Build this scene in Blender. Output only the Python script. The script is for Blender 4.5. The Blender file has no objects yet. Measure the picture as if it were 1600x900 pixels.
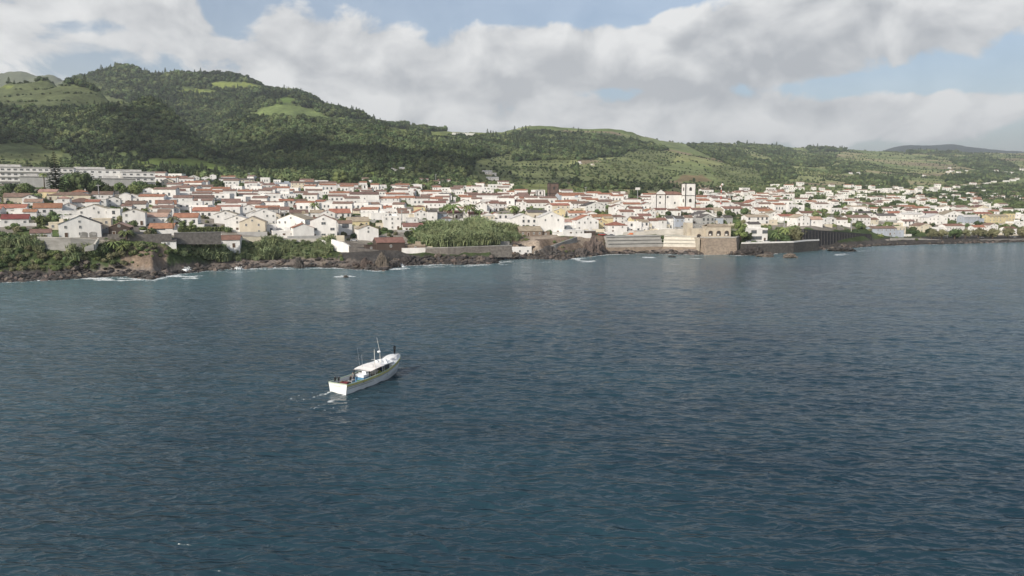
import bpy, bmesh, math, random
import numpy as np
from mathutils import Vector, Matrix
C = bpy.context.scene
COL = C.collection
# ---------------------------------------------------------------- camera, sun, sky, exposure
CAM_H, FPX, HOR = 32.0, 1100.0, 315.0
PITCH = math.atan((450.0 - HOR) / FPX)
cd = bpy.data.cameras.new('camera'); cam = bpy.data.objects.new('camera', cd); COL.objects.link(cam)
cam.location = (0, 0, CAM_H); cam.rotation_euler = (math.pi / 2 - PITCH, 0, 0)
cd.sensor_width = 36; cd.lens = 36 * FPX / 1600; cd.clip_start = 0.5; cd.clip_end = 60000
C.camera = cam
SUN_AZ = math.atan2(-0.60, -0.80)      # direction towards the sun, measured from +Y to +X
SUN_EL = math.radians(31)
SUN = Vector((math.sin(SUN_AZ) * math.cos(SUN_EL), math.cos(SUN_AZ) * math.cos(SUN_EL), math.sin(SUN_EL)))
sd = bpy.data.lights.new('sun', 'SUN'); sun = bpy.data.objects.new('sun', sd); COL.objects.link(sun)
sd.energy = 3.9; sd.angle = math.radians(0.6); sd.color = (1.0, 0.93, 0.83)
sun.rotation_euler = SUN.to_track_quat('Z', 'Y').to_euler()
C.view_settings.view_transform = 'Standard'; C.view_settings.look = 'None'
C.view_settings.exposure = 0.05; C.view_settings.gamma = 1.0
try:
    C.cycles.volume_bounces = 0; C.cycles.max_bounces = 5; C.cycles.diffuse_bounces = 2; C.cycles.glossy_bounces = 2
    C.cycles.transparent_max_bounces = 4; C.cycles.caustics_reflective = False; C.cycles.caustics_refractive = False
    C.cycles.use_denoising = True; C.cycles.sample_clamp_direct = 4.0
except Exception: pass

def el_of(y): return math.atan((HOR - y) / FPX)
def az_of(x): return math.atan((x - 800) / FPX)
world = bpy.data.worlds.new('World'); C.world = world; world.use_nodes = True
def build_world():
    nt = world.node_tree; N = nt.nodes; L = nt.links; N.clear()
    def n(t, **k):
        o = N.new(t)
        for a, b in k.items(): setattr(o, a, b)
        return o
    def m(op, a, b=None, c=None, clamp=False):
        o = n('ShaderNodeMath', operation=op); o.use_clamp = clamp
        for i, v in enumerate((a, b, c)):
            if v is None: continue
            if isinstance(v, (int, float)): o.inputs[i].default_value = v
            else: L.new(v, o.inputs[i])
        return o.outputs[0]
    tc = n('ShaderNodeTexCoord'); sep = n('ShaderNodeSeparateXYZ'); L.new(tc.outputs['Generated'], sep.inputs[0])
    X, Y, Z = sep.outputs
    az = m('ARCTAN2', X, Y); el = m('ARCSINE', Z)
    sc = n('ShaderNodeVectorMath', operation='MULTIPLY'); L.new(tc.outputs['Generated'], sc.inputs[0]); sc.inputs[1].default_value = (1, 1, 1.45)
    def noise(vec, s, d, r=0.55, dist=0.0):
        o = n('ShaderNodeTexNoise'); o.inputs['Scale'].default_value = s; o.inputs['Detail'].default_value = d
        o.inputs['Roughness'].default_value = r; o.inputs['Distortion'].default_value = dist
        L.new(vec, o.inputs['Vector']); return o.outputs['Fac']
    v = sc.outputs[0]
    n1 = noise(v, 10.5, 9, 0.53, 0.35); n2 = noise(v, 2.1, 3, 0.5)
    # shaded side: the same field sampled a little higher and towards the sun
    off = n('ShaderNodeVectorMath', operation='ADD'); L.new(v, off.inputs[0]); off.inputs[1].default_value = (-0.025, 0.0, 0.045)
    n1s = noise(off.outputs[0], 10.5, 6, 0.50, 0.35)
    def blobs(list_, dz=0.0):
        acc = None
        for (x, y, rx, ry, w) in list_:
            a = m('MULTIPLY', m('SUBTRACT', az, az_of(x)), FPX / rx); a = m('MULTIPLY', a, a)
            b = m('MULTIPLY', m('SUBTRACT', el, el_of(y) + dz), FPX / ry); b = m('MULTIPLY_ADD', b, b, a)
            g = m('MULTIPLY', m('EXPONENT', m('MULTIPLY', b, -1.0)), w)
            acc = g if acc is None else m('ADD', acc, g)
        return acc
    cover = blobs([(110, 22, 240, 60, .62), (60, 110, 130, 40, .25), (700, 125, 290, 62, .62), (1010, 100, 220, 62, .45), (1310, 60, 260, 62, .58), (1480, 75, 200, 50, .3), (560, 160, 160, 40, .35), (455, 105, 75, 55, .38), (330, 95, 90, 30, .25),
                   (1130, 190, 300, 34, .40), (1400, 200, 260, 30, .42), (700, 210, 700, 24, .3),
                   (720, -10, 320, 44, -.75), (1030, 2, 170, 40, -.6), (385, 25, 45, 60, -.42), (165, 88, 60, 14, -.2), (1400, 155, 190, 12, -.6), (920, 152, 100, 9, -.25), (1290, 172, 120, 8, -.2), (360, 60, 40, 30, -.2), (1560, -5, 150, 28, -.35)])
    base = m('MULTIPLY_ADD', n1, 1.9, m('MULTIPLY_ADD', n2, .45, -1.235))
    hi = n('ShaderNodeMapRange'); hi.interpolation_type = 'SMOOTHSTEP'; L.new(el, hi.inputs['Value']); hi.inputs['From Min'].default_value = math.radians(17); hi.inputs['From Max'].default_value = math.radians(32); hi.inputs['To Min'].default_value = 0; hi.inputs['To Max'].default_value = -.34
    dens = m('ADD', m('ADD', base, cover), hi.outputs[0])
    mask = m('SMOOTH_MIN', m('MULTIPLY', m('MAXIMUM', m('ADD', dens, -0.02), 0.0), 5.0), 1.0, 0.25)
    mask = m('MAXIMUM', m('MULTIPLY', mask, 1.0, clamp=True), .2)
    # thickness decides how grey the body is
    greyb = blobs([(1060, 130, 260, 50, .55), (820, 150, 180, 45, .45), (1250, 110, 160, 35, .30), (230, 60, 180, 40, .30), (1330, 35, 120, 30, .1)])
    rel = m('SUBTRACT', n1s, n1)
    shade = m('ADD', m('MULTIPLY_ADD', rel, 2.6, 0.25), m('MULTIPLY', greyb, 0.9), clamp=True)
    shade = m('MULTIPLY_ADD', m('SUBTRACT', n2, .5), .9, shade, clamp=True)
    cr = n('ShaderNodeMix', data_type='RGBA'); L.new(shade, cr.inputs['Factor'])
    cr.inputs['A'].default_value = (0.80, 0.80, 0.79, 1); cr.inputs['B'].default_value = (0.43, 0.445, 0.465, 1)
    sky = n('ShaderNodeTexSky'); sky.sky_type = 'NISHITA'; sky.sun_disc = False
    sky.sun_elevation = SUN_EL; sky.sun_rotation = SUN_AZ; sky.air_density = 1.0; sky.dust_density = 3.0; sky.ozone_density = 1.2
    bs = n('ShaderNodeBackground'); bs.inputs['Strength'].default_value = 0.148; L.new(sky.outputs[0], bs.inputs['Color'])
    bc = n('ShaderNodeBackground'); bc.inputs['Strength'].default_value = 1.12; L.new(cr.outputs['Result'], bc.inputs['Color'])
    mx = n('ShaderNodeMixShader'); L.new(m('MULTIPLY', mask, .97), mx.inputs[0]); L.new(bs.outputs[0], mx.inputs[1]); L.new(bc.outputs[0], mx.inputs[2])
    out = n('ShaderNodeOutputWorld'); L.new(mx.outputs[0], out.inputs['Surface'])
build_world()

# ---------------------------------------------------------------- helpers
R = random.Random(7); RNG = np.random.default_rng(11)
def tag(o, label=None, cat=None, group=None, kind=None):
    if label: o['label'] = label
    if cat: o['category'] = cat
    if group: o['group'] = group
    if kind: o['kind'] = kind
    return o
def empty(name, loc, rz=0.0):
    o = bpy.data.objects.new(name, None); COL.objects.link(o); o.location = loc; o.rotation_euler = (0, 0, rz); o.empty_display_size = 1; return o
class MB:
    """collects faces, builds one mesh"""
    def __init__(s): s.v = []; s.f = []; s.m = []; s.mi = 0
    def quad(s, *p):
        i = len(s.v); s.v += [tuple(q) for q in p]; s.f.append(tuple(range(i, i + len(p)))); s.m.append(s.mi)
    def box(s, x0, x1, y0, y1, z0, z1):
        i = len(s.v)
        s.v += [(x0, y0, z0), (x1, y0, z0), (x1, y1, z0), (x0, y1, z0), (x0, y0, z1), (x1, y0, z1), (x1, y1, z1), (x0, y1, z1)]
        for f in ((0, 3, 2, 1), (4, 5, 6, 7), (0, 1, 5, 4), (1, 2, 6, 5), (2, 3, 7, 6), (3, 0, 4, 7)):
            s.f.append(tuple(i + k for k in f)); s.m.append(s.mi)
    def slab(s, pts, t):
        """polygon pts with thickness t (down)"""
        n = len(pts); i = len(s.v)
        s.v += [tuple(p) for p in pts] + [(p[0], p[1], p[2] - t) for p in pts]
        s.f.append(tuple(range(i, i + n))); s.m.append(s.mi)
        s.f.append(tuple(range(i + 2 * n - 1, i + n - 1, -1))); s.m.append(s.mi)
        for k in range(n):
            s.f.append((i + k, i + n + k, i + n + (k + 1) % n, i + (k + 1) % n)); s.m.append(s.mi)
    def prism(s, pts, z0, z1):
        n = len(pts); i = len(s.v)
        s.v += [(p[0], p[1], z0) for p in pts] + [(p[0], p[1], z1) for p in pts]
        s.f.append(tuple(range(i + n - 1, i - 1, -1))); s.m.append(s.mi)
        s.f.append(tuple(range(i + n, i + 2 * n))); s.m.append(s.mi)
        for k in range(n):
            s.f.append((i + k, i + (k + 1) % n, i + n + (k + 1) % n, i + n + k)); s.m.append(s.mi)
    def tube(s, pts, rad, seg=6, caps=True):
        pts = [Vector(p) for p in pts]
        if not isinstance(rad, (list, tuple)): rad = [rad] * len(pts)
        i = len(s.v)
        for k, p in enumerate(pts):
            d = (pts[min(k + 1, len(pts) - 1)] - pts[max(k - 1, 0)]).normalized()
            a = d.orthogonal().normalized() if abs(d.z) < .9 else Vector((1, 0, 0)); a = (a - d * a.dot(d)).normalized(); b = d.cross(a)
            for q in range(seg):
                t = 2 * math.pi * q / seg
                s.v.append(tuple(p + (a * math.cos(t) + b * math.sin(t)) * rad[k]))
        for k in range(len(pts) - 1):
            for q in range(seg):
                s.f.append((i + k * seg + q, i + k * seg + (q + 1) % seg, i + (k + 1) * seg + (q + 1) % seg, i + (k + 1) * seg + q)); s.m.append(s.mi)
        if caps:
            s.f.append(tuple(i + q for q in range(seg - 1, -1, -1))); s.m.append(s.mi)
            e = i + (len(pts) - 1) * seg; s.f.append(tuple(e + q for q in range(seg))); s.m.append(s.mi)
    def ball(s, c, r, seg=8, rings=5, sz=1.0):
        i = len(s.v)
        for a in range(1, rings):
            for q in range(seg):
                th = math.pi * a / rings; ph = 2 * math.pi * q / seg
                s.v.append((c[0] + r * math.sin(th) * math.cos(ph), c[1] + r * math.sin(th) * math.sin(ph), c[2] + r * sz * math.cos(th)))
        s.v.append((c[0], c[1], c[2] + r * sz)); s.v.append((c[0], c[1], c[2] - r * sz)); t = len(s.v) - 2; b = t + 1
        for a in range(rings - 2):
            for q in range(seg):
                s.f.append((i + a * seg + q, i + (a + 1) * seg + q, i + (a + 1) * seg + (q + 1) % seg, i + a * seg + (q + 1) % seg)); s.m.append(s.mi)
        for q in range(seg):
            s.f.append((t, i + q, i + (q + 1) % seg)); s.m.append(s.mi)
            e = i + (rings - 2) * seg; s.f.append((b, e + (q + 1) % seg, e + q)); s.m.append(s.mi)
    def mesh(s, name, mats, smooth=False):
        me = bpy.data.meshes.new(name); me.from_pydata(s.v, [], s.f)
        if not isinstance(mats, (list, tuple)): mats = [mats]
        for q in mats: me.materials.append(q)
        if len(mats) > 1: me.polygons.foreach_set('material_index', s.m)
        if smooth: me.polygons.foreach_set('use_smooth', [True] * len(s.f))
        me.update(); return me
    def build(s, name, mats, parent=None, smooth=False, loc=None, rz=None):
        return link(name, s.mesh(name, mats, smooth), parent, loc, rz)
def link(name, me, parent=None, loc=None, rz=None, scale=None):
    o = bpy.data.objects.new(name, me); COL.objects.link(o)
    if parent: o.parent = parent
    if loc is not None: o.location = loc
    if rz is not None: o.rotation_euler = (0, 0, rz)
    if scale is not None: o.scale = scale
    return o

# ---------------------------------------------------------------- materials
def mat(name, col, rough=0.8, var=0.0, vscale=1.0, stand=0.0, bump=0.0, bscale=4.0, spec=0.3, col2=None, obj_rand=0.0, metallic=0.0, stretch=(1, 1, 1), coords='Object', detail=5):
    m = bpy.data.materials.new(name); m.use_nodes = True; nt = m.node_tree; N = nt.nodes; L = nt.links
    b = N['Principled BSDF']; b.inputs['Roughness'].default_value = rough; b.inputs['Specular IOR Level'].default_value = spec; b.inputs['Metallic'].default_value = metallic
    b.inputs['Base Color'].default_value = (*col, 1); m.diffuse_color = (*col, 1)
    if var or col2 or bump or obj_rand:
        tc = N.new('ShaderNodeTexCoord'); mp = N.new('ShaderNodeMapping'); mp.inputs['Scale'].default_value = stretch
        if coords == 'World':
            g = N.new('ShaderNodeNewGeometry'); L.new(g.outputs['Position'], mp.inputs['Vector'])
        else: L.new(tc.outputs[coords], mp.inputs['Vector'])
        ns = N.new('ShaderNodeTexNoise'); ns.inputs['Scale'].default_value = vscale; ns.inputs['Detail'].default_value = detail; ns.inputs['Roughness'].default_value = .6
        L.new(mp.outputs[0], ns.inputs['Vector'])
        c2 = col2 if col2 else tuple(c * (1 - var) for c in col)
        mr = N.new('ShaderNodeMapRange'); mr.inputs['From Min'].default_value = .35; mr.inputs['From Max'].default_value = .65; L.new(ns.outputs['Fac'], mr.inputs['Value'])
        mx = N.new('ShaderNodeMix'); mx.data_type = 'RGBA'; mx.inputs['A'].default_value = (*col, 1); mx.inputs['B'].default_value = (*c2, 1)
        L.new(mr.outputs[0], mx.inputs['Factor']); last = mx.outputs['Result']
        if obj_rand:
            oi = N.new('ShaderNodeObjectInfo'); hs = N.new('ShaderNodeHueSaturation'); L.new(last, hs.inputs['Color'])
            a = N.new('ShaderNodeMapRange'); a.inputs['To Min'].default_value = 1 - obj_rand; a.inputs['To Max'].default_value = 1 + obj_rand; L.new(oi.outputs['Random'], a.inputs['Value']); L.new(a.outputs[0], hs.inputs['Value'])
            q = N.new('ShaderNodeMath'); q.operation = 'FRACT'; q2 = N.new('ShaderNodeMath'); q2.operation = 'MULTIPLY'; q2.inputs[1].default_value = 7.31; L.new(oi.outputs['Random'], q2.inputs[0]); L.new(q2.outputs[0], q.inputs[0])
            a2 = N.new('ShaderNodeMapRange'); a2.inputs['To Min'].default_value = .5 - obj_rand * .07; a2.inputs['To Max'].default_value = .5 + obj_rand * .05; L.new(q.outputs[0], a2.inputs['Value']); L.new(a2.outputs[0], hs.inputs['Hue'])
            last = hs.outputs[0]
        if stand:
            gp = N.new('ShaderNodeNewGeometry'); sn = N.new('ShaderNodeTexNoise'); sn.inputs['Scale'].default_value = .011; sn.inputs['Detail'].default_value = 4; L.new(gp.outputs['Position'], sn.inputs['Vector'])
            sm_ = N.new('ShaderNodeMapRange'); L.new(sn.outputs['Fac'], sm_.inputs['Value']); sm_.inputs['From Min'].default_value = .36; sm_.inputs['From Max'].default_value = .64; sm_.inputs['To Min'].default_value = 1 - stand; sm_.inputs['To Max'].default_value = 1 + stand
            sh_ = N.new('ShaderNodeMapRange'); L.new(sn.outputs['Fac'], sh_.inputs['Value']); sh_.inputs['From Min'].default_value = .36; sh_.inputs['From Max'].default_value = .64; sh_.inputs['To Min'].default_value = .53; sh_.inputs['To Max'].default_value = .49
            hq = N.new('ShaderNodeHueSaturation'); L.new(last, hq.inputs['Color']); L.new(sm_.outputs[0], hq.inputs['Value']); L.new(sh_.outputs[0], hq.inputs['Hue']); last = hq.outputs[0]
        L.new(last, b.inputs['Base Color'])
        if bump:
            n2 = N.new('ShaderNodeTexNoise'); n2.inputs['Scale'].default_value = bscale; n2.inputs['Detail'].default_value = 4; L.new(mp.outputs[0], n2.inputs['Vector'])
            bp = N.new('ShaderNodeBump'); bp.inputs['Strength'].default_value = bump; bp.inputs['Distance'].default_value = .1; L.new(n2.outputs['Fac'], bp.inputs['Height']); L.new(bp.outputs[0], b.inputs['Normal'])
    return m

# ---------------------------------------------------------------- numpy noise
def _hash(ix, iy, s):
    h = (ix.astype(np.int64) * 374761393 + iy.astype(np.int64) * 668265263 + s * 1442695041) & 0x7fffffff
    h = ((h ^ (h >> 13)) * 1274126177) & 0x7fffffff
    h = h ^ (h >> 16)
    return (h & 0xffff) / 65535.0
def vnoise(x, y, s=0):
    ix = np.floor(x); iy = np.floor(y); fx = x - ix; fy = y - iy
    fx = fx * fx * (3 - 2 * fx); fy = fy * fy * (3 - 2 * fy)
    a = _hash(ix, iy, s); b = _hash(ix + 1, iy, s); c = _hash(ix, iy + 1, s); d = _hash(ix + 1, iy + 1, s)
    return (a * (1 - fx) + b * fx) * (1 - fy) + (c * (1 - fx) + d * fx) * fy
def fbm(x, y, o=4, s=0, g=.5):
    t = 0; a = 1; n = 0
    for k in range(o):
        t = t + a * vnoise(x * 2 ** k + 17.3 * k, y * 2 ** k - 9.1 * k, s + k); n += a; a *= g
    return t / n
def inpoly(px, py, poly):
    poly = np.asarray(poly, float); r = np.zeros(np.shape(px), bool); n = len(poly)
    for i in range(n):
        x0, y0 = poly[i]; x1, y1 = poly[(i + 1) % n]
        if y0 == y1: continue
        c = ((y0 > py) != (y1 > py)) & (px < (x1 - x0) * (py - y0) / (y1 - y0) + x0)
        r ^= c
    return r
CP, SP = math.cos(PITCH), math.sin(PITCH)
def unproj(px, py, Y):
    """world X, z of the point seen at (px, py) in the plane at depth Y"""
    t = (450.0 - py) / FPX; dz = Y * (t * CP - SP) / (CP + t * SP); dep = Y * CP - dz * SP
    return (px - 800.0) / FPX * dep, CAM_H + dz
def proj(X, Y, z):
    dz = z - CAM_H; dep = Y * CP - dz * SP; up = Y * SP + dz * CP
    return 800 + FPX * X / dep, 450 - FPX * up / dep

# ---------------------------------------------------------------- terrain as surveyed lines: x -> (row, depth)
SHORE = [(-600, 462), (-200, 448), (0, 441), (50, 438), (100, 436), (130, 434), (160, 433), (200, 431), (215, 434), (240, 436), (262, 430), (300, 425), (340, 422), (400, 419), (450, 417), (480, 417),
         (520, 418), (550, 420), (580, 422), (600, 423), (612, 418), (640, 414), (680, 412), (720, 413), (765, 412), (788, 404), (820, 404), (850, 405), (880, 406), (905, 402), (925, 400), (950, 397), (1000, 396), (1050, 397), (1090, 398),
         (1120, 397), (1160, 399), (1200, 397), (1240, 393), (1255, 391), (1300, 389), (1340, 386.5), (1370, 384), (1400, 383.5), (1450, 382), (1500, 381), (1600, 378), (1900, 373), (2300, 369)]
LINES = {
 2: [(-600, 380, 285), (0, 378, 305), (100, 376, 308), (200, 376, 318), (260, 381, 325), (330, 379, 348), (400, 376, 368), (500, 376, 378), (540, 385, 374), (600, 391, 372), (640, 389, 378), (700, 388, 380), (800, 385, 392),
     (840, 376, 408), (900, 369, 434), (944, 368, 442), (952, 368, 456), (1000, 368, 456), (1090, 370, 452), (1157, 375, 442), (1175, 381, 442), (1250, 380, 456), (1258, 357, 476), (1350, 364, 545), (1364, 377, 552), (1400, 377, 545), (1500, 375.5, 552), (1600, 373, 570), (1900, 369, 610), (2300, 366, 650)],
 3: [(-600, 352, 320), (0, 353, 345), (200, 356, 350), (400, 359, 405), (500, 361, 412), (600, 368, 420), (700, 368, 422), (800, 363, 445), (900, 359, 465), (1000, 356, 478), (1100, 357, 482), (1200, 364, 480), (1262, 352, 500), (1350, 358, 560), (1400, 369, 580), (1500, 368, 600), (1600, 367, 615), (2300, 363, 700)],
 4: [(-600, 325, 400), (0, 326, 420), (200, 328, 432), (400, 335, 472), (600, 341, 505), (700, 345, 495), (800, 341, 525), (1000, 336, 562), (1200, 341, 575), (1300, 339, 610), (1400, 347, 680), (1600, 351, 715), (2300, 350, 800)],
 5: [(-600, 303, 490), (0, 303, 500), (200, 303, 540), (400, 311, 592), (600, 319, 622), (800, 322, 645), (1000, 323, 685), (1200, 326, 725), (1400, 330, 860), (1600, 335, 910), (2300, 337, 1000)],
 6: [(-600, 285, 590), (0, 285, 600), (200, 286, 690), (400, 297, 722), (600, 301, 782), (800, 307, 822), (1000, 311, 862), (1200, 315, 955), (1400, 317, 1150), (1600, 319, 1200), (2300, 322, 1400)],
 7: [(-600, 264, 740), (0, 264, 760), (200, 271, 850), (400, 283, 862), (600, 285, 950), (800, 294, 1050), (1000, 299, 1100), (1200, 303, 1250), (1400, 302, 1500), (1600, 304, 1600), (2300, 308, 1800)],
 8: [(-600, 255, 880), (0, 254, 900), (200, 264, 1000), (400, 273, 1000), (600, 274, 1100), (800, 281, 1250), (1000, 286, 1350), (1200, 289, 1600), (1400, 286, 2000), (1600, 287, 2200), (2300, 292, 2400)],
 9: [(-600, 215, 1850), (0, 210, 1850), (200, 214, 1850), (270, 222, 1800), (300, 240, 1750), (345, 246, 1800), (385, 190, 1950), (420, 167, 2000), (450, 165, 2000), (500, 176, 2000), (530, 181, 1950), (600, 205, 1900), (700, 228, 1800), (800, 234, 1900), (900, 232, 2000),
     (1000, 232, 2200), (1100, 244, 2300), (1200, 262, 2300), (1300, 262, 2600), (1400, 262, 3000), (1600, 264, 3200), (2300, 280, 3400)],
 10: [(-600, 140, 2700), (0, 146, 2700), (60, 141, 2700), (100, 131, 2700), (118, 123.5, 2700), (150, 117, 2700), (170, 109, 2700), (185, 104.5, 2700), (205, 106, 2700), (225, 115, 2700), (245, 120, 2700), (260, 118.5, 2700), (290, 116, 2700), (320, 116, 2700), (345, 117, 2700), (370, 120, 2700),
      (395, 126, 2680), (410, 133, 2660), (425, 139, 2650), (440, 143, 2640), (460, 144, 2620), (475, 147, 2600), (490, 154, 2590), (505, 165, 2580), (520, 177, 2570), (530, 184, 2560), (545, 187, 2550), (570, 191, 2550), (600, 194, 2500), (630, 197, 2450),
      (655, 196, 2420), (680, 204, 2400), (700, 206, 2400), (750, 207, 2600), (780, 208, 2700), (800, 205, 2900), (815, 201, 3000), (835, 198, 3000), (870, 197, 3000), (895, 200, 3000), (920, 200, 3000), (950, 199, 3000), (965, 202, 3000), (985, 210, 3050), (1000, 215, 3100), (1030, 219, 3200),
      (1060, 223, 3300), (1090, 225, 3500), (1160, 227, 3700), (1200, 230, 3900), (1240, 232, 4100), (1340, 235, 4500), (1395, 237, 4600), (1600, 239, 5000), (2300, 250, 5200)],
 12: [(-600, 108, 4600), (-200, 112, 4600), (0, 113.5, 4600), (50, 114, 4600), (80, 118, 4600), (115, 124, 4600), (160, 140, 4600), (400, 190, 5000), (800, 240, 6500), (1330, 243, 8800), (1380, 236, 9000), (1395, 230, 9000), (1420, 226.5, 9000), (1470, 226, 9000), (1490, 225, 9000), (1510, 228.5, 9000), (1545, 233, 9000), (1600, 237, 9000), (1800, 245, 9000), (2300, 250, 9000)],
}
def to_uz(pts):
    out = []
    for (x, y, Y) in pts:
        X, z = unproj(x, y, Y); out.append((X / Y, Y, z))
    out.sort(); return np.array(out).T
def shore_pts():
    o = []
    for x, y in SHORE:
        t = (450 - y) / FPX; g = (t * CP - SP) / (CP + t * SP); Y = -CAM_H / g; o.append((x, y, Y))
    return o
_su = to_uz(shore_pts())
def shoreY(u): return np.interp(u, _su[0], _su[1])
UG = np.linspace(-1.28, 1.28, 860)
YG = np.concatenate([np.exp(np.arange(math.log(262), math.log(1000), .0065)), np.exp(np.arange(math.log(1006), math.log(12800), .0125))])
def sm(a, k):
    if k < 2: return a
    w = np.hanning(k + 2)[1:-1]; w /= w.sum(); p = np.pad(a, k, mode='edge'); return np.convolve(p, w, 'same')[k:-k]
def build_heights():
    U = UG; rows = []
    Y0 = shoreY(U) + (fbm(U * 60, U * 0, 3, 5) - .5) * 9
    rows.append((Y0 * 0 + 100, Y0 * 0 - 14)); rows.append((Y0 - 30, Y0 * 0 - 5)); rows.append((Y0, Y0 * 0 + 0.0)); rows.append((Y0 + 7, 1.4 + Y0 * 0)); 
    l2 = to_uz(LINES[2]); Y2 = np.interp(U, l2[0], l2[1]); z2 = np.interp(U, l2[0], l2[2])
    Yf = np.minimum(Y0 + 15, Y2 - 7); Yf = np.maximum(Yf, Y0 + 7.5)
    rows.append((Yf, 2.6 + 0 * Y0)); rows.append((np.maximum(Y2, Yf + 3), z2))
    for k in (3, 4, 5, 6, 7, 8, 9, 10):
        l = to_uz(LINES[k]); ks = 5 if k == 10 else 21
        a = sm(np.interp(U, l[0], l[1]), ks); b = sm(np.interp(U, l[0], l[2]), ks); rows.append((a, b))
        if k == 10: rows.append((a + 350, b - 45)); rows.append((a + 900, b * .75))
    l = to_uz(LINES[12]); a = np.interp(U, l[0], l[1]); b = np.interp(U, l[0], l[2]); a = np.maximum(a, rows[-1][0] + 300)
    rows.append((a, sm(b, 7))); rows.append((a * 0 + 13500, b * .5))
    A = np.array([r[0] for r in rows]); B = np.array([r[1] for r in rows])
    A = np.maximum.accumulate(A + np.arange(len(A))[:, None] * .01, 0)
    H = np.empty((len(YG), len(U)))
    for j in range(len(U)): H[:, j] = np.interp(YG, A[:, j], B[:, j])
    # ridge bodies in front of the mountain: foot, shoulder, crest, behind
    def body(foot, shoulder, crest, back, drop):
        f = to_uz(foot); s = to_uz(shoulder); c = to_uz(crest)
        lo = c[0][0]; hi = c[0][-1]
        a = [sm(np.interp(U, q[0], q[i]), 9) for q in (f, s, c) for i in (1, 2)]
        out = np.full(H.shape, -1e3)
        for j in range(len(U)):
            if U[j] < lo or U[j] > hi: continue
            ys = [a[0][j] - 61, a[0][j] - 60, a[0][j], a[2][j], a[4][j], a[4][j] + back, a[4][j] + back * 3]
            zs = [-999, a[1][j] - 40, a[1][j], a[3][j], a[5][j], a[5][j] - drop, a[5][j] - drop * 4]
            out[:, j] = np.interp(YG, ys, zs)
        return out
    b1 = body([(-600, 258, 900), (0, 256, 920), (200, 262, 1000), (420, 276, 1010), (440, 290, 1010)],
              [(-600, 170, 1230), (0, 167, 1230), (150, 167, 1250), (200, 170, 1240), (240, 205, 1160), (300, 232, 1130), (345, 250, 1090), (400, 270, 1060), (440, 295, 1060)],
              [(-600, 138, 1500), (0, 137, 1500), (60, 134, 1500), (80, 131, 1500), (105, 134, 1480), (125, 139, 1450), (165, 154, 1400), (205, 163, 1350), (222, 160, 1320), (240, 158, 1300), (258, 167, 1280), (280, 189, 1250), (320, 222, 1200), (345, 239, 1180), (380, 257, 1150), (410, 272, 1100), (440, 300, 1100)], 320, 140)
    b2 = body([(325, 285, 1120), (345, 272, 1100), (600, 268, 1060), (800, 282, 1150)],
              [(325, 280, 1200), (345, 240, 1330), (400, 222, 1320), (450, 215, 1300), (520, 222, 1280), (600, 232, 1260), (700, 247, 1250), (800, 275, 1250)],
              [(325, 275, 1380), (335, 245, 1420), (348, 217, 1480), (370, 202, 1520), (400, 195, 1560), (440, 194, 1580), (490, 195, 1580), (530, 198, 1560), (570, 201, 1540), (600, 204, 1520), (640, 211, 1500), (680, 216, 1450), (720, 228, 1400), (760, 248, 1350), (800, 280, 1350)], 350, 30)
    H = np.maximum(H, np.maximum(b1, b2))
    X = U[None, :] * YG[:, None]; Yv = np.repeat(YG[:, None], len(U), 1)
    am = np.clip((YG - 820) / 700, 0, 1)[:, None] * np.clip(H / 120, 0.15, 1)
    far = np.clip((YG - 3500) / 3000, 0, 1)[:, None]
    nz = (fbm(X / 260, Yv / 260, 4, 3) - .5) * 34 + (np.abs(fbm(X / 150 + 9, Yv / 420, 3, 8) - .5)) * (-25 - 70 * np.clip(1 - (X / Yv + .12) / .15, 0, 1)) + 4 + 9 * np.clip(1 - (X / Yv + .12) / .15, 0, 1)
    calm = 1 - .7 * np.clip((X / Yv - .2) / .3, 0, 1)
    am = am * (1 - .75 * np.exp(-((Yv - 2650) / 260) ** 2))
    H = H + nz * am * (1 + far * 1.5) * calm
    # foreshore roughness
    sh = np.clip(1 - np.abs(H - 2.0) / 3.0, 0, 1) * (YG < 700)[:, None]
    H = H + sh * (fbm(X / 3.2, Yv / 3.2, 3, 21) - .45) * 2.6 * (H > -1)
    cl = ((H > 2) & (H < 14) & (YG < 480)[:, None])
    H = H + cl * (fbm(X / 7, Yv / 7, 3, 31) - .5) * 1.6
    return H
HG = build_heights()
def ground(X, Y):
    X = np.asarray(X, float); Y = np.asarray(Y, float)
    u = np.clip((X / Y - UG[0]) / (UG[1] - UG[0]), 0, len(UG) - 1.001); j = u.astype(int); fu = u - j
    i = np.clip(np.searchsorted(YG, Y) - 1, 0, len(YG) - 2); fy = np.clip((Y - YG[i]) / (YG[i + 1] - YG[i]), 0, 1)
    return (HG[i, j] * (1 - fu) + HG[i, j + 1] * fu) * (1 - fy) + (HG[i + 1, j] * (1 - fu) + HG[i + 1, j + 1] * fu) * fy
_PYG = proj(UG[None, :] * YG[:, None], np.repeat(YG[:, None], len(UG), 1), HG)[1]
def at(px, py):
    """first ground point seen at pixel (px, py)"""
    u0 = (px - 800) / FPX
    for _ in range(2):
        Ys = YG; z = ground(u0 * Ys, Ys); PX, PY = proj(u0 * Ys, Ys, z)
        k = np.where((PY <= py) & (Ys > float(shoreY(u0)) - 2))[0]
        k = k[0] if len(k) else len(Ys) - 1
        Y = Ys[k]
        if k > 0 and PY[k - 1] > py: Y = Ys[k - 1] + (Ys[k] - Ys[k - 1]) * (PY[k - 1] - py) / max(PY[k - 1] - PY[k], 1e-6)
        z0 = float(ground(u0 * Y, Y)); dep = Y * CP - (z0 - CAM_H) * SP; u0 = (px - 800) / FPX * dep / Y
    return u0 * Y, Y, float(ground(u0 * Y, Y))
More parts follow.
